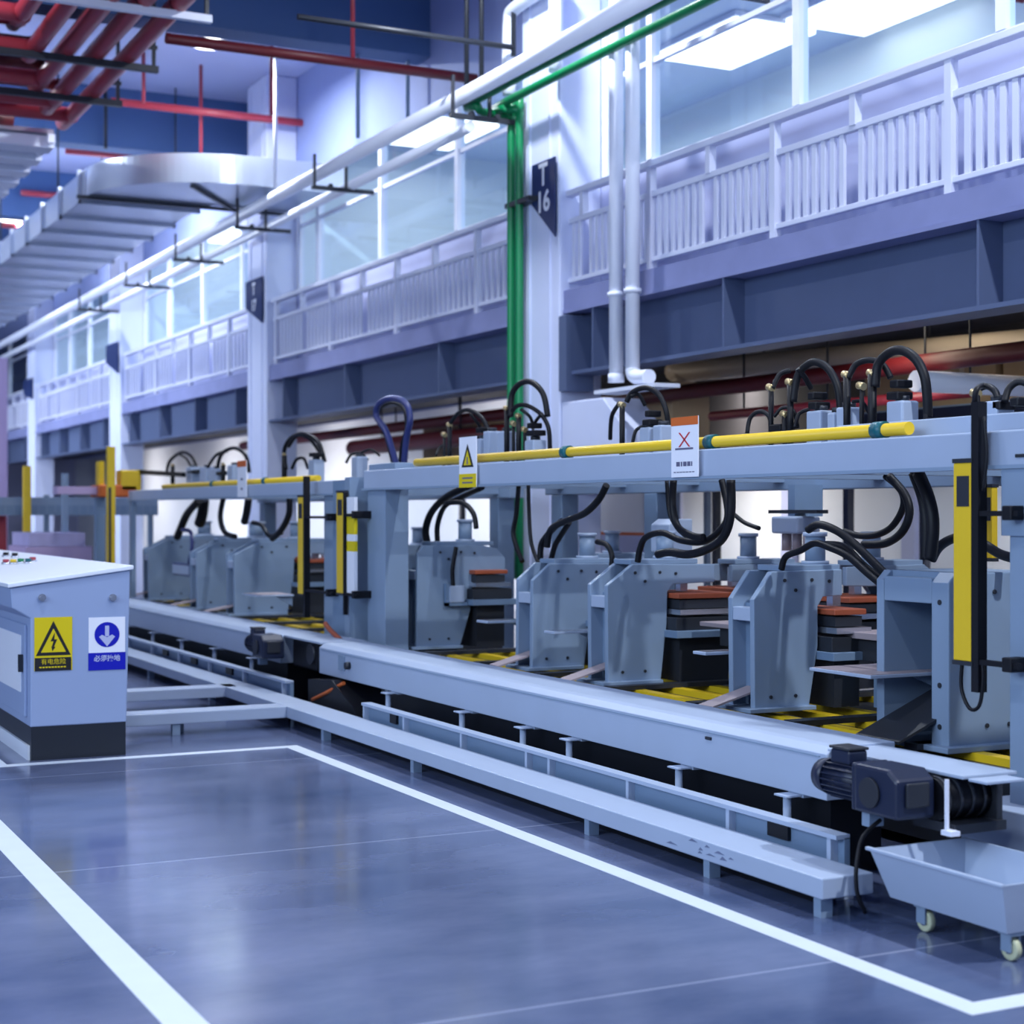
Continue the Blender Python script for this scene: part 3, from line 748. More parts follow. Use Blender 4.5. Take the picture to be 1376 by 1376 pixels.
def dy(t, o, w, h):
    mb = MB(); plate(mb, o, NX, rect(0, w, 0, h), -0.006, 0); mb.build('board', 'signwhite', t)
    mb = MB(); plate(mb, o, NX, rect(0, w, 0, h*0.27), 0, 0.002); mb.build('yellow_band', 'signyellow', t)
    mb = MB(); plate(mb, o, NX, [(w*0.15, h*0.4), (w*0.85, h*0.4), (w*0.5, h*0.86)], 0, 0.002); mb.build('triangle_border', 'signblack', t)
    mb = MB(); plate(mb, o, NX, [(w*0.28, h*0.44), (w*0.72, h*0.44), (w*0.5, h*0.74)], 0.002, 0.003); mb.build('triangle', 'signyellow', t)
    mb = MB(); plate(mb, o, NX, [(w*0.46, h*0.46), (w*0.54, h*0.46), (w*0.53, h*0.6), (w*0.47, h*0.6)], 0.003, 0.004)
    for r in (0.17, 0.08): plate(mb, o, NX, rect(w*0.2, w*0.8, h*r, h*(r+0.03)), 0.002, 0.003)
    mb.build('writing', 'signink', t)
gsign('warning_sign', 'narrow white and yellow warning triangle sign on the near gantry beam', 617, 640, 587, 655, dy)
def dz(t, o, w, h):
    mb = MB(); plate(mb, o, NX, rect(0, w, 0, h), -0.006, 0); mb.build('board', 'signwhite', t)
    mb = MB(); plate(mb, o, NX, rect(0, w, h*0.83, h), 0, 0.002); mb.build('header_band', 'orange', t)
    mb = MB(); plate(mb, o, NX, rect(w*0.38, w*0.62, h*0.46, h*0.52), 0, 0.002); plate(mb, o, NX, rect(w*0.4, w*0.6, h*0.2, h*0.26), 0, 0.002); mb.build('writing', 'signink', t)
gsign('warning_sign', 'small white sign with orange header on the far gantry beam', 319, 331, 619, 668, dz)

# ------------------------------------------------------------------ presses
ZB = 0.53
def press(lb, Yn, gap, poly, top_px, thick=0.045, die=None, chute=True, hole=None):
    """C-frame press: two side plates Yn..Yn+gap, outline in (X, Z) taken on the near plate"""
    P = [PY(x, y, Yn) for x, y in poly]
    x0 = min(p.x for p in P); x1 = max(p.x for p in P); zt = max(p.z for p in P)
    zb = ZB
    P = [Vector((p.x, 0, max(p.z, zb) if p.z < 0.72 else p.z)) for p in P]
    for p in P:
        if p.z < 0.70: p.z = zb
    t = thing('press', lb, 'press', ((x0+x1)/2, Yn+gap/2, zb), 'grey C-frame presses')
    for y in (Yn, Yn+gap-thick):
        MB().prism([(p.x, y, p.z) for p in P], (0, thick, 0)).build('side_plate', 'paint', t, 0.006)
    # filler between the plates, set back from the aisle edge
    B(x0+0.10, x0+0.16, Yn+thick, Yn+gap-thick, zb+0.02, zt-0.2).build('back_web', 'steelblue', t)
    B(x0+0.005, x0+0.09, Yn+thick, Yn+gap-thick, zt-0.30, zt-0.22).build('bridge', 'paint2', t, 0.004)
    B(x0+0.2, min(x1, x0+0.75), Yn+thick*0.5, Yn+gap-thick*0.5, zt-0.005, zt+0.03).build('top_cap', 'paint', t, 0.005)
    # foot flange
    B(x0-0.06, x0+0.42, Yn-0.05, Yn+gap+0.05, zb-0.005, zb+0.02).build('foot_flange', 'paint', t, 0.004)
    xm = x0+0.55
    for a, z in ((0.22, zt-0.06), (0.42, zt-0.06), (0.30, zt-0.12), (0.55, zt-0.07), (0.12, zb+0.08), (0.3, zb+0.08)):
        C((x0+a, Yn-0.008, z), (x0+a, Yn, z), 0.011, 8).build('bolt', 'darksteel', t)
    # ram cylinder standing on the head
    yc = Yn+gap/2
    C((xm, yc, zt+0.03), (xm, yc, zt+0.05), 0.085, 18).build('cylinder_flange', 'paint2', t)
    C((xm, yc, zt+0.05), (xm, yc, zt+0.20), 0.062, 18).build('ram_cylinder', 'paint', t)
    C((xm, yc, zt+0.20), (xm, yc, zt+0.225), 0.075, 18).build('cylinder_head', 'paint2', t)
    if die:
        zd, ln = die
        B(x0+0.50, x0+0.50+ln, Yn-0.12, Yn+gap+0.14, zd+0.01, zd+0.045).build('die_top', 'brick', t, 0.006)
        B(x0+0.52, x0+0.48+ln, Yn-0.10, Yn+gap+0.12, zd-0.06, zd).build('punch_holder', 'darksteel', t)
        B(x0+0.50, x0+0.52+ln, Yn-0.14, Yn+gap+0.12, zd-0.10, zd-0.065).build('stripper_plate', 'chrome', t)
        B(x0+0.48, x0+0.54+ln, Yn-0.12, Yn+gap+0.12, zd-0.21, zd-0.12).build('die_block', 'darksteel', t, 0.004)
        B(x0+0.46, x0+0.60+ln, Yn-0.16, Yn+gap+0.16, zd-0.26, zd-0.21).build('bolster', 'steelblue', t, 0.004)
        B(x0+0.55, x0+0.50+ln, Yn-0.05, Yn+gap+0.05, zb, zd-0.26).build('pedestal', 'darksteel', t)
        B(x0+0.66, x0+0.72, yc-0.03, yc+0.03, zd+0.05, zt-0.03).build('ram', 'chrome', t)
    if chute:
        MB().bar((x0-0.25, Yn+gap*0.5, zb+0.03), (x0+0.38, Yn+gap*0.5, zb+0.2), gap*0.55, 0.012).build('scrap_chute', 'brown', t)
    return t

pr = {}
pr['P3'] = press('grey C-frame press with a tall lit side plate, behind the red X sign', 9.70, 0.28,
      [(817,922),(816,787),(851,758),(960,758),(960,782),(905,785),(897,795),(896,838),(888,922)], 0, die=(1.10, 0.46))
pr['P2'] = press('grey C-frame press between the pendant box and the red X sign', 10.86, 0.28,
      [(715,910),(716,780),(740,757),(838,757),(838,779),(802,781),(794,790),(793,838),(785,910)], 0, die=(1.10, 0.34))
pr['P4'] = press('grey C-frame press with chamfered top left of the windowed press', 7.99, 0.27,
      [(1014,955),(1013,806),(1037,768),(1132,765),(1132,800),(1106,802),(1099,815),(1099,868),(1087,955)], 0, die=(1.08, 0.24))
pr['P1'] = press('grey press with rounded head holding the hanging pendant box', 13.0, 0.38,
      [(560,867),(561,744),(569,733),(650,733),(668,737),(679,750),(679,767),(640,768),(636,778),(632,820),(618,867)], 0, die=(1.16, 0.32), chute=False)
# windowed press at the right
Yn = 6.36
t = thing('press', 'grey press with a square window in its aisle face, behind the yellow light curtain', 'press', (5.95, 6.65, ZB), 'grey C-frame presses')
zt = 1.40
MB().prism([(5.66, Yn, ZB-0.01), (5.66, Yn, zt-0.05), (5.71, Yn, zt), (6.3, Yn, zt), (6.42, Yn, zt-0.12), (6.42, Yn, 1.2), (6.24, Yn, 1.18), (6.2, Yn, 1.1), (6.2, Yn, 0.86), (6.16, Yn, ZB-0.01)], (0, 0.13, 0)).build('side_plate', 'paint', t, 0.008)
MB().prism([(5.66, 6.86, ZB-0.01), (5.66, 6.86, zt-0.05), (5.71, 6.86, zt), (6.3, 6.86, zt), (6.42, 6.86, zt-0.12), (6.42, 6.86, 1.2), (6.2, 6.86, 1.1), (6.16, 6.86, ZB-0.01)], (0, 0.06, 0)).build('side_plate', 'paint', t, 0.006)
B(5.662, 6.3, Yn+0.13, 6.86, 1.24, zt-0.03).build('bridge', 'paint', t, 0.006)
B(5.72, 6.3, Yn+0.13, 6.86, zt-0.03, zt).build('top_cap', 'paint', t)
B(6.12, 6.16, Yn+0.13, 6.86, ZB, 1.24).build('back_web', 'steelblue', t)
B(5.6, 6.3, Yn-0.06, 6.97, ZB-0.03, ZB).build('foot_flange', 'paint', t, 0.005)
MB().bar((5.42, 6.62, ZB+0.02), (6.1, 6.62, ZB+0.30), 0.34, 0.014).build('scrap_chute', 'darksteel', t)
for z in (0.62, 0.83, 1.25): C((5.655, Yn+0.065, z), (5.665, Yn+0.065, z), 0.014, 10).build('bolt', 'darksteel', t)
for a, z in ((0.25, 0.62), (0.4, 0.62), (0.3, 1.3), (0.45, 1.25)): C((5.66+a, Yn-0.008, z), (5.66+a, Yn, z), 0.012, 8).build('bolt', 'darksteel', t)
B(6.2, 6.6, Yn-0.02, 6.95, 1.04, 1.09).build('die_top', 'brick', t)
B(6.2, 6.62, Yn-0.05, 6.95, 0.86, 1.02).build('die_block', 'darksteel', t)
B(6.22, 6.6, Yn, 6.9, ZB, 0.86).build('pedestal', 'steelblue', t)
pr['P5'] = t
# far presses are the same kind of press
for k, (px, lb) in enumerate(((396-78, 'tall far press left of the yellow light curtain of the far gantry'), (268, 'far press second from the control cabinet'), (204, 'far press standing nearest the control cabinet'))):
    y = PX(px, 760, 5.72).y
    c = dup(pr['P3'], (0.20, y-9.98, -0.01 if k else 0.0), lb)
    c.scale = (1.5, 1.15, 1.03)
# second row of presses on the other side of the bed, turned round
for k, (src, y, lb) in enumerate((('P3', 7.2, 'rear press facing away, seen between the windowed press and its left neighbour'), ('P3', 8.9, 'rear press facing away behind the orange-topped die'),
                               ('P2', 10.3, 'rear press facing away behind the red X sign press'), ('P2', 12.35, 'rear press facing away right of the pendant box'),
                               ('P2', 16.6, 'rear press facing away inside the far gantry, at right'), ('P2', 19.2, 'rear press facing away inside the far gantry, at left'))):
    c = dup(pr[src], (0, 0, 0), lb, rot=math.pi)
    c.location = Vector((7.35, y, ZB))

# supporting trays on the aisle side
def tray(lb, px, py, w, l, m='brown'):
    p = PZ(px, py, 0.86)
    t = thing('feed_tray', lb, 'tray', (p.x+w/2, p.y+l/2, 0.83), 'small feed trays at the presses')
    B(p.x, p.x+w, p.y, p.y+l, 0.842, 0.86).build('plate', 'paint2', t, 0.003)
    B(p.x+0.012, p.x+w-0.012, p.y+0.012, p.y+l-0.012, 0.86, 0.863).build('top_liner', m, t)
    MB().prism([(p.x+w*0.55, p.y+0.05, 0.842), (p.x+w, p.y+0.05, 0.842), (p.x+w, p.y+0.05, 0.74)], (0, 0.02, 0)).build('gusset', 'paint', t)
    return t
tray('wide steel feed tray passing through the window of the right press', 1170, 908, 0.56, 0.52)
tray('bright narrow feed tray left of the chamfered press', 948, 877, 0.5, 0.14, 'chrome')
tray('bright narrow feed tray in front of the lit press plate', 745, 849, 0.42, 0.16, 'chrome')
tray('bright feed tray right of the pendant box press', 655, 835, 0.42, 0.2, 'chrome')
tray('brown feed tray left of the pendant box press', 520, 818, 0.35, 0.5)
tray('long thin grey feed tray across the far presses', 345, 800, 0.4, 0.5)
t = thing('pendant_box', 'grey pendant control box hanging on the rounded press', 'control box', (5.8, 12.9, 1.0))
a = PY(602, 787, 12.97); b = PY(622, 809, 12.97)
B(a.x, b.x, 12.93, 12.985, b.z, a.z).build('housing', 'paint2', t, 0.006)
B(a.x-0.03, a.x, 12.94, 12.985, b.z-0.03, a.z+0.02).build('holder', 'steelblue', t)
B(a.x-0.03, b.x+0.03, 12.94, 12.985, b.z-0.03, b.z).build('holder', 'steelblue', t)
T([PY(609, 787, 12.95), PY(608, 765, 12.95), PY(613, 735, 12.95)], 0.02).build('cable', 'black', t)
t = thing('pendant_box', 'small grey pendant screen hanging in front of the far presses', 'control box', (5.6, 18.9, 1.0))
a = PX(236, 756, 5.66); b = PX(259, 775, 5.66)
B(5.62, 5.69, a.y, b.y, b.z, a.z).build('housing', 'hoseblue', t, 0.01)
B(5.61, 5.62, a.y-0.03, b.y+0.03, b.z+0.02, a.z-0.02).build('screen', 'paint2', t)
T([PX(254, 756, 5.66), PX(258, 735, 5.66), PX(256, 715, 5.7), PX(245, 712, 5.75)], 0.025).build('cable', 'hoseblue', t)

# ------------------------------------------------------------------ air cylinders with looped hoses on top of the gantries
def valve(lb, X, blocks, rods, hoses, caps, base):
    ys = [PX(q[0], q[1], X) for h in hoses for q in h[1]]
    t = thing('air_cylinder', lb, 'cylinder', (X, sum(p.y for p in ys)/len(ys), base), 'air cylinders with looped hoses above the gantries')
    for (px0, px1, py0, py1) in blocks:
        a = PX(px0, py0, X); b = PX(px1, py1, X)
        B(X-0.05, X+0.07, a.y, b.y, base, a.z).build('cylinder_body', 'paint2', t, 0.012)
        C((X+0.01, (a.y+b.y)/2, a.z), (X+0.01, (a.y+b.y)/2, a.z+0.03), 0.04, 12).build('cylinder_cap', 'darksteel', t)
    for (px, py0, py1, r) in rods:
        a = PX(px, py0, X-0.03); b = PX(px, py1, X-0.03)
        C((X-0.03, a.y, a.z), (X-0.03, a.y, min(b.z, base+0.02)), r, 10).build('hose_riser', 'black', t)
        C((X-0.03, a.y-0.02, a.z), (X-0.03, a.y+0.03, a.z+0.012), 0.022, 10).build('fitting', 'brass', t)
    for (r, pts) in hoses:
        n = len(pts)
        T([PX(x, y, X-0.03+0.10*k/(n-1)) for k, (x, y) in enumerate(pts)], r, n=10, sub=6).build('hose', 'black', t)
    for (px, py, s) in caps:
        p = PX(px, py, X-0.01)
        B(X-0.05, X+0.06, p.y-s, p.y+s, p.z-0.022, p.z+0.022).build('valve_cap', 'black', t, 0.008)
    return t
HX = 6.0
HB = 2.03
valve('air cylinders with two tall hose loops, nearest the camera on the gantry', HX, [(1200, 1222, 540, 575), (1132, 1146, 548, 580)], [(1138, 505, 565, 0.022), (1172, 503, 560, 0.026), (1158, 520, 570, 0.014)],
      [(0.027, [(1176, 520), (1180, 490), (1195, 474), (1212, 471), (1230, 482), (1242, 505), (1246, 535), (1247, 560)]), (0.018, [(1140, 508), (1150, 490), (1168, 484), (1186, 490), (1197, 508)]), (0.011, [(1145, 540), (1158, 540), (1168, 555)]),
       (0.014, [(1236, 580), (1243, 570), (1244, 550)])], [(1206, 532, 0.05), (1208, 516, 0.035)], HB)
valve('air cylinders with hose loops left of the two tallest loops', HX, [(1092, 1112, 553, 582), (1120, 1130, 555, 585)], [(1036, 522, 580, 0.017), (1062, 515, 575, 0.02), (1055, 558, 580, 0.02)],
      [(0.023, [(1066, 540), (1072, 505), (1085, 490), (1098, 487), (1114, 497), (1126, 522), (1130, 560)]), (0.015, [(1038, 522), (1048, 503), (1062, 498)]), (0.017, [(1072, 495), (1082, 508), (1090, 522)]),
       (0.014, [(1004, 582), (1008, 562), (1020, 553), (1032, 558), (1038, 575)]), (0.012, [(1040, 560), (1052, 548), (1066, 552), (1072, 575)]), (0.012, [(1068, 575), (1074, 556), (1088, 550)])], [(1098, 545, 0.04), (1096, 532, 0.03), (1048, 575, 0.06)], HB)
valve('air cylinder with double hose loop left of the red X sign', HX, [(867, 880, 575, 600), (885, 896, 572, 600)], [(836, 545, 585, 0.02)],
      [(0.019, [(842, 540), (850, 527), (868, 521), (885, 530), (895, 552), (898, 575)]), (0.014, [(848, 533), (858, 530), (867, 545)]), (0.016, [(832, 542), (822, 560), (820, 590)]), (0.013, [(850, 596), (855, 578), (868, 572)])], [(874, 568, 0.05), (875, 556, 0.025)], HB)
valve('air cylinder with crowded hose loops above the windowless press, right of the triangle sign', HX, [(712, 724, 592, 608), (675, 684, 580, 605)], [(681, 550, 606, 0.022), (697, 560, 605, 0.022), (690, 570, 606, 0.014), (705, 578, 606, 0.014)],
      [(0.024, [(686, 560), (688, 530), (700, 515), (715, 514), (730, 530), (736, 560)]), (0.018, [(683, 560), (694, 546), (708, 545), (726, 556), (737, 575), (739, 605)]), (0.014, [(700, 550), (712, 560), (716, 572)]), (0.014, [(728, 556), (720, 566), (716, 576)])], [(718, 582, 0.07), (716, 572, 0.03)], HB)
valve('air cylinder with one wide hose loop behind the triangle sign', HX, [(644, 652, 590, 612), (656, 664, 580, 608)], [(604, 572, 610, 0.02), (597, 585, 612, 0.013)],
      [(0.018, [(603, 572), (615, 556), (630, 551), (648, 562), (658, 585), (659, 605)]), (0.014, [(632, 556), (640, 566), (646, 575)]), (0.012, [(586, 612), (590, 602), (598, 597)])], [(648, 578, 0.05), (632, 590, 0.16)], HB)
valve('air cylinder with small hose loops at the right edge of the photo', HX, [(1330, 1350, 540, 552)], [(1312, 530, 560, 0.02)],
      [(0.018, [(1310, 545), (1314, 525), (1326, 519), (1338, 527), (1342, 545)]), (0.018, [(1350, 540), (1356, 522), (1370, 513), (1390, 520)]), (0.013, [(1325, 552), (1345, 543), (1385, 547)])], [(1346, 545, 0.03), (1370, 540, 0.03)], HB+0.05)
t = valve('small black hose arch on the left end of the near gantry', HX, [(478, 486, 614, 622)], [],
      [(0.014, [(465, 622), (472, 611), (485, 609), (494, 618)]), (0.012, [(484, 609), (498, 604), (510, 612)])], [], HB-0.02)
GX = 6.0; GB = 1.97
valve('far air cylinder with two hose rings at the right end of the far gantry', GX, [(420, 428, 618, 632)], [(382, 612, 636, 0.03)],
      [(0.024, [(384, 630), (382, 605), (392, 588), (410, 583), (428, 595), (436, 620)]), (0.02, [(388, 600), (400, 585), (416, 590), (430, 608)]), (0.018, [(392, 630), (398, 618), (408, 616), (414, 630)])], [(424, 611, 0.1)], GB)
valve('far air cylinder with hose ring behind the orange-headed sign', GX, [(273, 282, 628, 640), (285, 296, 630, 640), (310, 318, 625, 640)], [(300, 625, 642, 0.03)],
      [(0.024, [(292, 630), (298, 610), (315, 602), (330, 612), (335, 635)]), (0.02, [(278, 630), (290, 612), (305, 606)])], [(262, 634, 0.25), (300, 636, 0.2)], GB)
valve('far air cylinder with a single round hose ring nearest the control cabinet', GX, [(255, 262, 628, 642)], [(232, 626, 644, 0.03)],
      [(0.022, [(224, 638), (228, 620), (244, 608), (258, 614), (266, 632)]), (0.015, [(240, 610), (250, 616), (256, 626)])], [], GB)
tag(T([PX(536, 636, 5.9), PX(520, 582, 5.9), PX(506, 560, 5.9), PX(510, 542, 5.9), PX(528, 535, 5.95), PX(546, 543, 5.97), PX(551, 565, 5.97), PX(546, 590, 5.97), PX(542, 636, 5.97)], 0.030, n=10, sub=6).build('hose_loop', 'hoseblue'),
    'dark blue hose standing up in a teardrop loop left of the triangle sign', 'hose')
tag(T([PX(531, 636, 6.05), PX(518, 585, 6.05), PX(508, 566, 6.05), PX(512, 548, 6.05), PX(528, 541, 6.08), PX(543, 550, 6.1), PX(546, 575, 6.1), PX(540, 598, 6.1), PX(536, 636, 6.1)], 0.018, n=8, sub=6).build('hose_loop', 'black'),
    'thin black hose inside the dark blue teardrop loop', 'hose')

# ------------------------------------------------------------------ hoses hanging below the gantry beams
HH = [
 ('thick black hose hanging below the red X sign and curving right', 5.75, 0.024, [(905,645),(904,680),(911,708),(930,720),(945,722)]),
 ('thin black hose beside the thick one below the red X sign', 5.85, 0.014, [(896,645),(900,690),(915,715),(938,730)]),
 ('heavy black hose sweeping from the beam down left to the lit press plate', 5.7, 0.028, [(982,645),(982,690),(972,722),(950,738),(925,745),(900,742),(884,745)]),
 ('black hose arching left over the head of the lit press', 5.8, 0.022, [(970,645),(978,690),(968,712),(945,728),(915,726),(890,716),(868,722),(860,738),(857,755)]),
 ('black hose running right below the beam to the rear cylinders', 6.2, 0.015, [(985,690),(1000,702),(1020,710)]),
 ('thick black hose slanting from the beam to the press left of the red X sign', 5.8, 0.026, [(815,652),(804,672),(785,690),(760,700),(740,712),(735,735)]),
 ('black hose bundle curling down beside the slanting hose', 5.9, 0.024, [(755,700),(742,712),(728,730),(726,752)]),
 ('black hose tangled behind the press left of the red X sign', 6.0, 0.022, [(765,702),(752,722),(745,735),(740,755)]),
 ('short black hose elbow right of the tangled hoses', 5.9, 0.020, [(802,728),(815,732),(822,745),(822,760)]),
 ('thick black hose bowing left above the rounded press', 5.9, 0.032, [(632,652),(600,668),(580,688),(572,712),(575,732)]),
 ('black hose inside the bow above the rounded press', 6.0, 0.024, [(648,655),(620,668),(598,680),(588,705),(588,730)]),
 ('black hose crossing above the pendant box', 5.85, 0.022, [(600,676),(622,676),(636,690),(640,710)]),
 ('dark hose hanging straight below the green pipes', 6.1, 0.020, [(697,652),(694,690),(690,720),(702,755)]),
 ('thin dark hose right of the straight hose below the green pipes', 6.1, 0.016, [(710,652),(711,690),(714,730),(724,758)]),
 ('black hose in a wide bight below the yellow pipe end', 6.2, 0.020, [(1190,640),(1210,658),(1214,680),(1200,706),(1180,718),(1155,720),(1135,714)]),
 ('outer black hose of the wide bight below the yellow pipe end', 6.1, 0.024, [(1195,640),(1216,665),(1222,690),(1212,715),(1190,730),(1160,732)]),
 ('thick black hose bundle hanging left of the yellow light curtain', 5.8, 0.034, [(1234,636),(1248,670),(1254,705),(1250,752)]),
 ('second black hose of the bundle left of the yellow light curtain', 5.85, 0.030, [(1228,636),(1240,670),(1245,705),(1244,752)]),
 ('black hose arching over the head of the chamfered press', 5.75, 0.020, [(1050,765),(1056,748),(1075,740),(1095,730),(1115,736),(1140,748),(1165,770),(1192,792)]),
 ('upper black hose falling right over the chamfered press', 5.85, 0.024, [(1086,712),(1100,705),(1122,712),(1145,728),(1168,750),(1196,778)]),
 ('lower black hose falling right behind the chamfered press', 5.9, 0.024, [(1110,732),(1135,736),(1160,760),(1192,785)]),
 ('black hose arching behind the yellow light curtain', 6.0, 0.026, [(1252,752),(1262,735),(1280,724),(1300,722),(1320,730),(1345,745),(1372,752)]),
 ('thick black hose hanging inside the far gantry nearest the cabinet', 5.8, 0.05, [(268,672),(252,690),(242,712),(238,722)]),
 ('black hose bundle behind the pendant screen', 6.0, 0.07, [(274,672),(272,690),(268,704)]),
 ('black hose bending right inside the far gantry', 5.8, 0.032, [(300,670),(296,695),(302,715),(316,721)]),
 ('thick black hose hanging below the orange-headed sign', 5.9, 0.045, [(334,670),(331,690),(328,702)]),
 ('black hose curving left below the right end of the far gantry', 5.8, 0.034, [(389,670),(388,692),(378,712),(366,724)]),
 ('thin black hose hooking from the far press heads', 5.9, 0.025, [(340,702),(352,706),(362,720),(378,716)]),
 ('thin black cables crossing the left end of the near gantry', 6.2, 0.016, [(518,700),(530,715),(538,735)]),
]
for lb, X, r, pts in HH:
    tag(T([PX(x, y, X) for x, y in pts], r, n=10, sub=6).build('hanging_hose', 'black'), lb, 'hose')

# ------------------------------------------------------------------ light curtains
def curtain(lb, X, px0, px1, py0, py1, pole=None, polew=0.03, clamps=(), arm=0.35, m2='black', wire=False):
    a = PX(px0, py0, X); b = PX(px1, py1, X)
    zt_, zb_ = PX((px0+px1)/2, py0, X).z, PX((px0+px1)/2, py1, X).z
    w = (a.y-b.y)
    t = thing('light_curtain', lb, 'safety light curtain', (X, (a.y+b.y)/2, zb_), 'yellow light curtains at the gantries')
    wx = min(w, 0.045)
    B(X, X+wx, b.y, a.y, zb_, zt_).build('housing', 'yellow', t, 0.004)
    B(X-0.003, X, b.y+w*0.15, a.y-w*0.2, zt_-0.2, zt_-0.06).build('label_plate', 'darksteel', t)
    B(X-0.004, X+wx+0.004, b.y-0.004, a.y+0.004, zt_, zt_+0.02).build('end_cap', 'darksteel', t)
    B(X-0.004, X+wx+0.004, b.y-0.004, a.y+0.004, zb_-0.02, zb_).build('end_cap', 'darksteel', t)
    if pole:
        p = PX(pole[0], pole[1], X+0.02); q = PX(pole[0], pole[2], X+0.02)
        B(X+0.0, X+2*polew*0.6, p.y-polew/2, p.y+polew/2, q.z, p.z).build('pole', m2, t)
    for py in clamps:
        z = PX(px1, py, X).z
        B(X+0.005, X+0.035, b.y-arm, b.y+0.06, z-0.012, z+0.012).build('clamp_arm', 'black', t)
        B(X-0.005, X+0.165, b.y-arm*0.9, b.y-arm*0.9+0.06, z-0.03, z+0.035).build('clamp_knob', 'black', t, 0.006)
    return t
lc = curtain('large yellow light curtain on the right, in front of the windowed press', 5.22, 1281, 1306, 622, 888, (1314, 540, 930), 0.045, (690, 889), 0.28)
T([PX(1310, 540, 5.24), PX(1312, 524, 5.24), PX(1322, 518, 5.3), PX(1335, 524, 5.3), PX(1340, 535, 5.3)], 0.014).build('cable', 'black', lc)
T([PX(1322, 560, 5.24), PX(1326, 610, 5.24), PX(1321, 660, 5.24)], 0.008).build('cable', 'black', lc)
T([PX(1293, 890, 5.24), PX(1292, 925, 5.24), PX(1303, 952, 5.24), PX(1316, 948, 5.24), PX(1321, 915, 5.24), PX(1320, 890, 5.24)], 0.009).build('cable', 'black', lc)
curtain('yellow light curtain at the left end of the near gantry', 5.15, 452, 461, 662, 797, (464.5, 662, 826), 0.03, (692, 798), 0.3)
curtain('yellow light curtain at the right end of the far gantry', 5.15, 400, 407, 668, 798, (411, 640, 830), 0.045, (695, 793), 0.75)
curtain('yellow light curtain behind, right of the large one', 7.0, 1321, 1333, 655, 750)
a_y = PX(471, 800, 5.17).y
t = thing('label_strip', 'white and yellow label strip on the left post of the near gantry', 'label', (5.17, a_y, 1.0))
a = PX(466, 668, 5.17); b = PX(476, 800, 5.17)
for z0, z1, m in ((668, 690, 'signwhite'), (690, 718, 'signyellow'), (718, 727, 'signwhite'), (727, 741, 'signyellow'), (741, 800, 'signwhite')):
    B(5.17, 5.20, b.y, a.y, PX(470, z1, 5.17).z, PX(470, z0, 5.17).z).build('field', m, t)

# ------------------------------------------------------------------ scrap cart
t = thing('scrap_cart', 'pale open steel scrap cart on casters at the bottom right', 'cart', (4.65, 5.0, 0))
zr, z0 = 0.31, 0.115
top = [(4.38, 4.63), (4.90, 4.63), (4.90, 5.40), (4.38, 5.40)]
bot = [(4.44, 4.67), (4.84, 4.67), (4.84, 5.34), (4.44, 5.34)]
w = 0.012
def shrink(r): (ax, ay), (bx, by), (cx_, cy_), (dx__, dy__) = r; return [(ax+w, ay+w), (bx-w, by+w), (cx_-w, cy_-w), (dx__+w, dy__-w)]
mb = MB()
ov = [(x, y, zr) for x, y in top] + [(x, y, z0) for x, y in bot] + [(x, y, zr) for x, y in shrink(top)] + [(x, y, z0+w) for x, y in shrink(bot)]
fs = [(7, 6, 5, 4), (12, 13, 14, 15)]
for k in range(4):
    n = (k+1) % 4
    fs += [(k+4, n+4, n, k), (k+8, n+8, n+12, k+12), (k, n, n+8, k+8)]
mb.add(ov, fs); mb.build('hopper', 'paint2', t)
B(4.365, 4.385, 4.62, 5.41, zr-0.006, zr+0.008).build('rim', 'paint2', t, 0.003)
for x, y in ((4.50, 4.71), (4.50, 5.19), (4.80, 4.71), (4.80, 5.24)):
    wl = C((x-0.014, y, 0.045), (x+0.014, y, 0.045), 0.045, 22).build('caster_wheel', 'wheel', t, 0.006)
    hb = MB(); hb.cyl((x-0.018, y, 0.045), (x+0.018, y, 0.045), 0.02, 14); hb.build('hub', 'chrome', wl)
    fk = MB(); fk.box(x-0.026, x-0.019, y-0.022, y+0.03, 0.035, 0.10).box(x+0.019, x+0.026, y-0.022, y+0.03, 0.035, 0.10).box(x-0.035, x+0.035, y-0.035, y+0.035, 0.10, 0.116)
    fk.build('caster_fork', 'paint', t)
tag(T([(4.52, 5.50, 0.40), (4.42, 5.49, 0.34), (4.37, 5.47, 0.24), (4.36, 5.455, 0.12), (4.40, 5.45, 0.03)], 0.009).build('motor_cable', 'black'), 'black cable hanging from the large navy motor beside the cart', 'cable')

# ------------------------------------------------------------------ control cabinet
YF = 11.52
q = {k: PY(*v, YF) for k, v in dict(tl=(14, 790), tr=(175, 765), br=(170, 1016), bl=(41, 1022), ml=(42, 831), il=(16, 817), pr=(170, 970), pl=(41, 977)).items()}
YB = 17.2
t = thing('control_cabinet', 'blue-grey control console with two safety signs on its end panel', 'cabinet', (q['bl'].x, YF, 0))
prof = [q['tl'], q['tr'], Vector((q['br'].x, YF, q['pr'].z)), Vector((q['bl'].x, YF, q['pr'].z)), Vector((q['bl'].x, YF, q['ml'].z)), q['il']]
MB().prism([(p.x, YF, p.z) for p in prof], (0, YB-YF, 0)).build('body', 'cabinet', t, 0.008)
xl, xr = q['tl'].x, q['tr'].x; zl, zr_ = q['tl'].z, q['tr'].z
MB().prism([(xl-0.02, YF-0.02, zl), (xl-0.02, YF-0.02, zl+0.03), (xr+0.02, YF-0.02, zr_+0.03), (xr+0.02, YF-0.02, zr_)], (0, YB-YF+0.04, 0)).build('top_panel', 'cabtop', t, 0.006)
B(q['bl'].x+0.005, q['br'].x-0.005, YF+0.004, YB, 0, q['pr'].z).build('plinth', 'plinth', t)
B(q['bl'].x-0.012, q['bl'].x+0.005, YF+0.05, YB, 0.0, 0.10).build('kick_strip', 'cabtop', t)
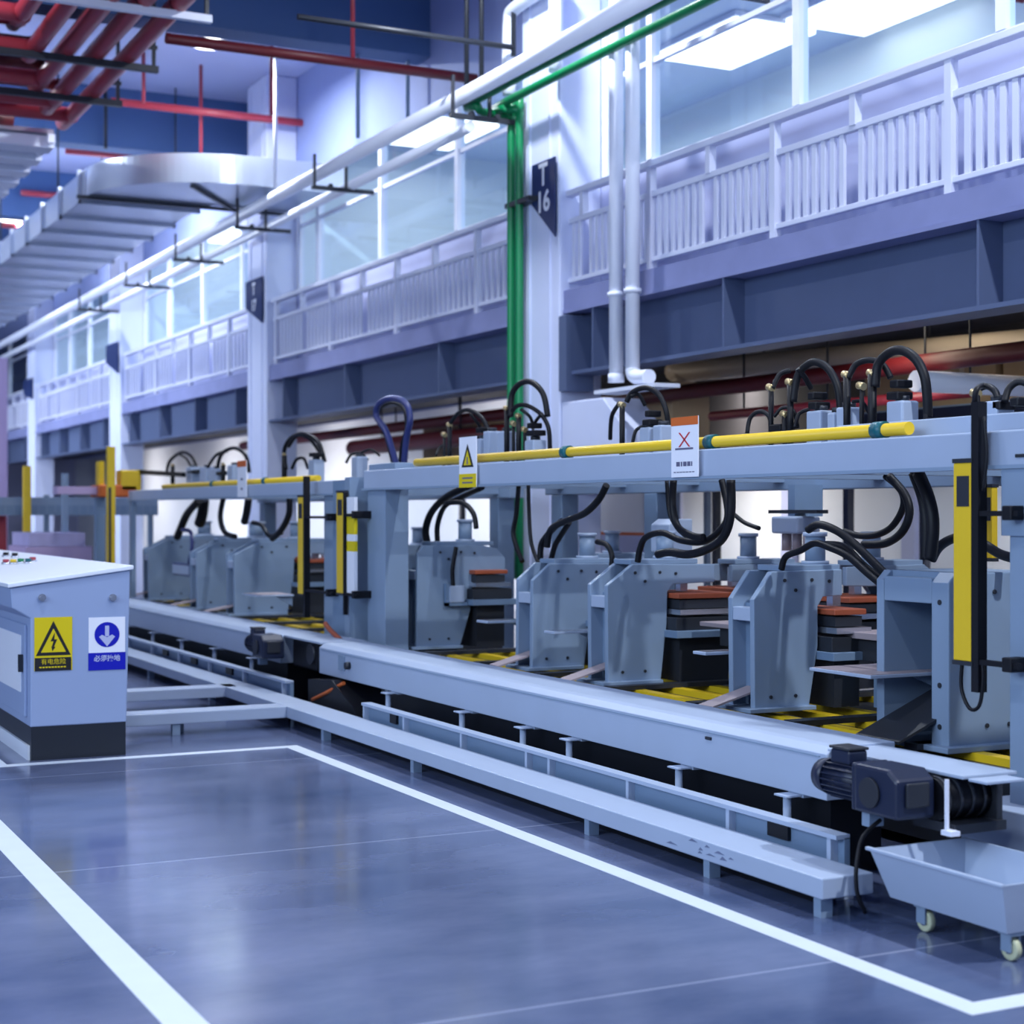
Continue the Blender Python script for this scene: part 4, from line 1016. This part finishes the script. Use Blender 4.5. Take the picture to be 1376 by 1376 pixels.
for k in range(4):
    y0 = YF+0.12+k*1.3
    d = B(q['bl'].x-0.02, q['bl'].x, y0, y0+1.2, q['pr'].z+0.06, q['ml'].z-0.05).build('door', 'cabinet', t, 0.006)
    B(q['bl'].x-0.026, q['bl'].x-0.02, y0+0.12, y0+1.08, q['pr'].z+0.22, q['ml'].z-0.13).build('door_window', 'signwhite', d)
    B(q['bl'].x-0.05, q['bl'].x-0.02, y0+0.04, y0+0.08, 0.6, 0.72).build('handle', 'darksteel', d)
for px in (56, 151):
    p = PY(px, 803, YF)
    mb = C((p.x, YF, p.z), (p.x, YF-0.02, p.z), 0.026, 16); mb.cyl((p.x, YF-0.02, p.z), (p.x, YF-0.035, p.z), 0.016, 12)
    mb.build('lifting_bolt', 'chrome', t)
# push buttons on the sloping top
sl = (zr_-zl)/(xr-xl)
bl_ = ['red push button on the console top', 'yellow push button on the console top', 'green push button on the console top', 'teal push button on the console top', 'dark selector knob on the console top', 'second dark selector knob on the console top']
for k, (px, py, m) in enumerate(((8, 758, 'red'), (18, 758, 'yellow'), (28, 757, 'green'), (38, 757, 'teal'), (8, 748, 'black'), (20, 749, 'black'), (44, 755, 'red'))):
    d = 13.2
    for it in range(30):
        kx = (px-688)/F; x = d*(kx*CA+SA); z = H+d*(690-py)/F; zs = zl+0.03+sl*(x-xl)
        d += (z-zs)*4.0
    y = d*(CA-kx*SA); zs = zl+0.03+sl*(x-xl)
    mb = C((x, y, zs-0.004), (x, y, zs+0.015), 0.035, 14); bc = mb.build('button_collar', 'chrome', t)
    C((x, y, zs+0.015), (x, y, zs+0.04), 0.026, 14).build('push_button', m, bc)
# signs on the end panel
def face_sign(name, lb, px0, px1, py0, py1, draw):
    a = PY(px0, py0, YF); b = PY(px1, py1, YF)
    w, h = b.x-a.x, a.z-b.z
    s = thing(name, lb, 'sign', ((a.x+b.x)/2, YF-0.001, b.z))
    draw(s, Vector((a.x, YF-0.001, b.z)), w, h)
def elec(s, o, w, h):
    mb = MB(); plate(mb, o, NY, rect(0, w, 0, h), 0, 0.003); mb.build('board', 'signyellow', s)
    mb = MB(); plate(mb, o, NY, rect(0.01*w, 0.97*w, 0, h*0.245), 0.003, 0.0045); mb.build('black_band', 'signblack', s)
    ty0, ty1 = h*0.285, h*0.93
    mb = MB(); plate(mb, o, NY, [(w*0.04, ty0), (w*0.96, ty0), (w*0.5, ty1)], 0.003, 0.0045); mb.build('triangle_border', 'signblack', s)
    mb = MB(); plate(mb, o, NY, [(w*0.17, ty0+h*0.06), (w*0.83, ty0+h*0.06), (w*0.5, ty1-h*0.14)], 0.0045, 0.0055); mb.build('triangle', 'signyellow', s)
    mb = MB()
    plate(mb, o, NY, [(w*0.54, h*0.72), (w*0.42, h*0.55), (w*0.50, h*0.55), (w*0.455, h*0.45), (w*0.44, h*0.46), (w*0.47, h*0.365), (w*0.55, h*0.44), (w*0.515, h*0.45), (w*0.60, h*0.585), (w*0.52, h*0.585)], 0.0055, 0.0065)
    mb.build('lightning_bolt', 'signblack', s)
    text_mb('有电危险', h*0.115, o+Vector((w*0.5, 0, h*0.165)), NY['x'], NY['y'], 0.006).build('lettering', 'signyellow', s)
    mb = MB()
    for k in range(9): plate(mb, o, NY, rect(w*(0.13+k*0.08), w*(0.19+k*0.08), h*0.055, h*0.08), 0.0045, 0.0055)
    mb.build('small_lettering', 'signyellow', s)
face_sign('electric_hazard_sign', 'yellow sign with black lightning triangle on the console end panel', 46, 97, 830, 900, elec)
def earth(s, o, w, h):
    mb = MB(); plate(mb, o, NY, rect(0, w, 0, h), 0, 0.003); mb.build('board', 'signwhite', s)
    mb = MB(); plate(mb, o, NY, rect(-0.01*w, 1.01*w, 0, h*0.33), 0.003, 0.0045); mb.build('blue_band', 'signblue', s)
    mb = MB(); plate(mb, o, NY, circle(w*0.5, h*0.67, w*0.345), 0.003, 0.0045); mb.build('blue_disc', 'signblue', s)
    cx, cy = w*0.5, h*0.67
    mb = MB(); plate(mb, o, NY, rect(cx-w*0.055, cx+w*0.055, cy-h*0.03, cy+h*0.17), 0.0045, 0.006)
    plate(mb, o, NY, [(cx-w*0.22, cy-h*0.04), (cx-w*0.14, cy-h*0.0), (cx, cy-h*0.05), (cx+w*0.14, cy), (cx+w*0.22, cy-h*0.04), (cx, cy-h*0.225)], 0.0045, 0.006)
    mb.build('down_arrow', 'dado', s)
    text_mb('必须接地', h*0.125, o+Vector((w*0.5, 0, h*0.215)), NY['x'], NY['y'], 0.006, bold=0.001).build('lettering', 'dado', s)
face_sign('mandatory_sign', 'white and blue sign with a down arrow on the console end panel', 119, 168, 830, 899, earth)

# ------------------------------------------------------------------ things behind and beyond
def yellow_post(lb, px, py0, py1, Y, w, stripe):
    a = PY(px, py0, Y); z0 = 0
    t = thing('yellow_post', lb, 'post', (a.x, Y, 0))
    B(a.x-w/2, a.x+w/2, Y, Y+w, 0, a.z).build('tube', 'yellow', t)
    if stripe: B(a.x-w*0.42, a.x-w*0.05, Y-0.004, Y, 0.4, H+(690-655)/F*Y).build('slot', 'darksteel', t)
    B(a.x-w*0.9, a.x+w*0.9, Y-w*0.4, Y+w*1.4, 0, 0.02).build('foot', 'yellow', t)
yellow_post('tall yellow post with a black slot behind the control console', 150, 600, 755, 21.95, 0.10, True)
yellow_post('yellow post behind the console buttons at the left', 37, 626, 745, 26.5, 0.11, False)
t = thing('guard_screen', 'grey overhead mesh guard behind the console', 'guard', (5.5, 27.0, 1.6))
for z0_, z1_, m in ((1.83, 1.96, 'paint'), (1.67, 1.83, 'steelblue')): B(3.0, 7.0, 27, 27.08, z0_, z1_).build('rail' if m == 'paint' else 'mesh_panel', m, t)
for x in (3.2, 5.2, 6.9): B(x-0.04, x+0.04, 27.08, 27.16, 0, 2.0).build('post', 'steelblue', t)
for k in range(30): B(3.1+k*0.13, 3.115+k*0.13, 26.99, 27.0, 1.67, 1.83).build('mesh_bar', 'paint', t)
tag(B(PY(84, 640, 25).x, PY(92, 640, 25).x, 25, 25.08, 0, PY(88, 636, 25).z).build('grey_post', 'paint'), 'thin grey post in front of the mesh guard', 'post')
t = thing('robot_gripper', 'orange and yellow handling unit left of the far gantry', 'handling unit', (6, 22.3, 0))
a, b = PY(128, 668, 22.6), PY(180, 652, 22.6)
B(a.x, b.x, 22.4, 22.9, a.z, b.z).build('carriage', 'orange', t, 0.02)
a, b = PY(160, 660, 22.5), PY(188, 632, 22.5)
B(a.x, b.x, 22.4, 22.7, a.z, b.z).build('head', 'yellow', t, 0.02)
a, b = PY(131, 652, 22.6), PY(138, 620, 22.6)
B(a.x, b.x, 22.5, 22.7, a.z, b.z).build('mast', 'yellow', t)
a, b = PY(75, 664, 22.6), PY(130, 654, 22.6)
B(a.x, b.x, 22.5, 22.8, a.z, b.z).build('beam', 'pink', t)
MB().bar(PY(186, 634, 22.5), PY(247, 638, 21.2), 0.06, 0.06).build('arm', 'black', t)
B(5.0, 5.12, 22.6, 22.72, 0, PY(150, 660, 22.6).z-0.02).build('stand', 'steelblue', t)
t = thing('roller_conveyor', 'far roller conveyor carrying sheet stacks behind the console', 'conveyor', (4.5, 26, 0))
B(3.2, 5.6, 24, 26, 0.72, 0.82).build('frame', 'paint2', t)
for k in range(10): C((3.25+k*0.24, 24, 0.86), (3.25+k*0.24, 26, 0.86), 0.04, 10).build('roller', 'chrome', t)
for x in (3.3, 5.5):
    for y in (24.1, 25.9): B(x-0.04, x+0.04, y-0.04, y+0.04, 0, 0.72).build('leg', 'paint', t)
for k, (x0, x1, z0_, z1_, m, lb) in enumerate(((3.4, 4.3, 0.90, 1.12, 'purple', 'low purplish sheet stack on the far roller conveyor'), (4.35, 5.3, 0.90, 1.22, 'pink', 'pinkish sheet stack on the far roller conveyor'),
                                             (4.4, 5.2, 1.22, 1.42, 'purple', 'purplish sheet stack on top of the pinkish stack'))):
    tag(B(x0, x1, 24.2, 25.6, z0_, z1_).build('sheet_stack', m, None, 0.01), lb, 'sheet stack')
tag(B(PY(0, 700, 27.5).x-0.4, PY(9, 700, 27.5).x, 27.5, 27.8, 0.9, PY(0, 693, 27.5).z).build('red_box', 'red'), 'red box at the left edge behind the console', 'box')
tag(B(PY(-10, 500, 38).x, PY(10, 500, 38).x, 38, 38.2, 0, 5.2).build('pink_duct', 'pink'), 'blurred pink upright duct at the far left edge', 'duct')
# under the mezzanine
def upipe(lb, pts, r, m):
    e = Vector(pts[-1]); a = Vector(pts[-2])
    t = thing('service_pipe', lb, 'pipe', tuple((e+a)/2), 'service pipes under the mezzanine')
    T(pts, r, n=12).build('pipe', m, t)
    for f in (0.15, 0.5, 0.85):
        p = a.lerp(e, f); C((p.x, p.y, p.z+r*0.9), (p.x, p.y, 3.72), 0.012, 6).build('hanger', 'darksteel', t)
upipe('big dark red pipe below the near girder', [(9.4, 7.4, 2.98), (9.4, 15, 2.98), (9.4, 30, 2.98)], 0.08, 'darkred')
p, p1, p2 = PX(905, 530, 10.2), PX(922, 500, 10.2), PX(1040, 492, 10.2)
upipe('cream pipe with an elbow under the near girder', [(10.2, p.y+0.1, 2.6), (10.2, p.y, 3.0), (10.2, p1.y, p1.z-0.06), (10.2, p1.y-0.4, p1.z), (10.2, 8.0, p1.z-0.25)], 0.12, 'cream')
a = PX(1230, 512, 9.0)
upipe('white pipe behind the tall hose loops', [(a.x, a.y, a.z), (13, a.y+0.1, a.z)], 0.09, 'white')
upipe('red sprinkler branch below the cream pipe', [(9.6, 14.4, 2.72), (9.6, 10.5, 2.72)], 0.05, 'red')
upipe('yellowish pipe seen through the teardrop hose loop', [(9.8, 22, 2.85), (9.8, 16.2, 2.85)], 0.07, 'cream')
upipe('red pipe seen right of the teardrop hose loop', [(9.3, 24, 2.72), (9.3, 16.0, 2.72)], 0.12, 'darkred')
t = thing('storage_rack', 'dark blue pallet rack under the near bay', 'rack', (11, 11, 0))
for y in (8.6, 11.0, 13.4):
    for x in (10.6, 11.6): B(x-0.04, x+0.04, y-0.04, y+0.04, 0, 2.71).build('upright', 'navy', t)
for x in (10.6, 11.6): B(x-0.05, x+0.05, 8.6, 13.4, 2.5, 2.7).build('rack_beam', 'navy', t)
B(10.6, 11.6, 8.6, 13.4, 2.7, 2.72).build('shelf', 'paint', t)
cl = ['cardboard carton at left on the dark rack under the near bay', 'cardboard carton second from left on the dark rack', 'cardboard carton in the middle of the dark rack', 'cardboard carton right of the middle on the dark rack', 'cardboard carton at right on the dark rack']
for k, (y, l, h) in enumerate(((12.9, 0.85, 0.5), (11.9, 0.9, 0.36), (10.98, 0.75, 0.42), (10.1, 0.8, 0.4), (9.2, 0.8, 0.38))):
    t = thing('carton', cl[k], 'carton', (11.1, y, 2.72), 'cartons on the rack')
    B(10.75, 11.45, y-l/2, y+l/2, 2.72, 2.72+h).build('box', 'carton', t, 0.006)
    B(10.748, 11.452, y-0.03, y+0.03, 2.72+h-0.12, 2.72+h+0.002).build('packing_tape', 'cream', t)
t = thing('storage_rack', 'blue pallet rack under the second bay', 'rack', (11, 20, 0))
for y in (16.4, 20.0, 23.6):
    for x in (10.0, 11.0): B(x-0.04, x+0.04, y-0.04, y+0.04, 0, 2.31).build('upright', 'navy', t)
for x in (10.0, 11.0): B(x-0.05, x+0.05, 16.4, 23.6, 2.1, 2.3).build('rack_beam', 'hoseblue', t)
B(10.0, 11.0, 16.4, 23.6, 2.3, 2.32).build('shelf', 'paint', t)
for k, (y, l, h, lb) in enumerate(((17.4, 1.0, 0.4, 'tan carton on the blue rack nearest the T 16 column'), (19.4, 1.4, 0.35, 'long tan carton in the middle of the blue rack'), (22.2, 1.8, 0.75, 'large tan carton at the far end of the blue rack'))):
    t = thing('carton', lb, 'carton', (10.5, y, 2.32), 'cartons on the rack')
    B(10.1, 10.9, y-l/2, y+l/2, 2.32, 2.32+h).build('box', 'carton', t, 0.006)
    B(10.098, 10.902, y-0.03, y+0.03, 2.32+h-0.12, 2.32+h+0.002).build('packing_tape', 'cream', t)
a, b = PX(790, 668, 9.4), PX(872, 668, 9.4)
t = thing('partition_panel', 'lavender partition with a red line and blue foot behind the lit press', 'partition', (9.4, (a.y+b.y)/2, 0))
B(9.4, 9.46, b.y, a.y, 0, PX(830, 719, 9.4).z).build('lower_panel', 'dado', t)
B(9.4, 9.46, b.y, a.y, PX(830, 719, 9.4).z, PX(830, 715, 9.4).z).build('red_line', 'orange', t)
B(9.4, 9.46, b.y, a.y, PX(830, 715, 9.4).z, 2.1).build('upper_panel', 'wallwhite', t)
t = thing('vacuum_gripper', 'grey vacuum gripper head with thin rails behind the chamfered press', 'gripper', (6.9, 8.8, 1.62))
a, b = PX(1040, 688, 6.9), PX(1105, 682, 6.9)
B(6.85, 6.95, b.y, a.y, 1.70, 1.725).build('rail', 'darksteel', t)
B(6.8, 7.0, b.y+0.15, a.y-0.1, 1.56, 1.68).build('head', 'paint2', t, 0.015)
for k in range(4): C((6.88, a.y-0.18-k*0.12, 1.44), (6.88, a.y-0.18-k*0.12, 1.56), 0.035, 12).build('suction_cup', 'brown', t)
B(6.86, 7.1, a.y-0.3, a.y-0.22, 1.68, 1.9).build('hanger', 'steelblue', t)
tag(MB().prism([(6.3, 10.0, 1.42), (6.3, 10.0, 1.62), (6.36, 10.0, 1.66), (6.5, 10.0, 1.66), (6.5, 10.0, 1.42)], (0, 0.25, 0)).build('manifold_block', 'paint2', None, 0.008), 'small grey manifold block where the thick hoses end', 'manifold')

t = thing('work_table', 'dark slab table between the chamfered press and the windowed press', 'table', (6.6, 7.45, ZB))
B(6.25, 6.8, 7.4, 7.95, 0.95, 0.99).build('slab', 'brown', t, 0.004)
B(6.3, 6.75, 7.42, 7.92, 0.82, 0.95).build('under_block', 'darksteel', t)
B(6.4, 6.7, 7.5, 7.85, ZB, 0.82).build('column', 'steelblue', t)
t = thing('work_table', 'dark slab table between the lit press and the chamfered press', 'table', (6.6, 9.0, ZB))
B(6.2, 6.75, 8.5, 9.45, 0.93, 0.96).build('slab', 'brown', t, 0.004)
B(6.3, 6.7, 8.6, 9.35, 0.80, 0.93).build('under_block', 'darksteel', t)
B(6.35, 6.7, 8.7, 9.2, ZB, 0.80).build('column', 'steelblue', t)

a, b = PX(848, 522, 9.6), PX(914, 580, 9.6)
t = thing('carton', 'big tan carton on a stand, behind the hose loops beside the red X sign', 'carton', (9.9, (a.y+b.y)/2, b.z-0.25))
B(9.5, 9.98, b.y, a.y, b.z-0.25, a.z).build('box', 'carton', t, 0.006)
B(9.498, 9.982, (a.y+b.y)/2-0.03, (a.y+b.y)/2+0.03, a.z-0.15, a.z+0.002).build('packing_tape', 'cream', t)
t = thing('carton_stand', 'plain stand under the big tan carton beside the column', 'stand', (9.9, (a.y+b.y)/2, 0))
B(9.48, 10.0, b.y-0.03, a.y+0.03, b.z-0.29, b.z-0.25).build('top', 'paint', t)
for x in (9.55, 9.95):
    for y in (b.y, a.y): B(x-0.03, x+0.03, y-0.03, y+0.03, 0, b.z-0.29).build('leg', 'paint', t)
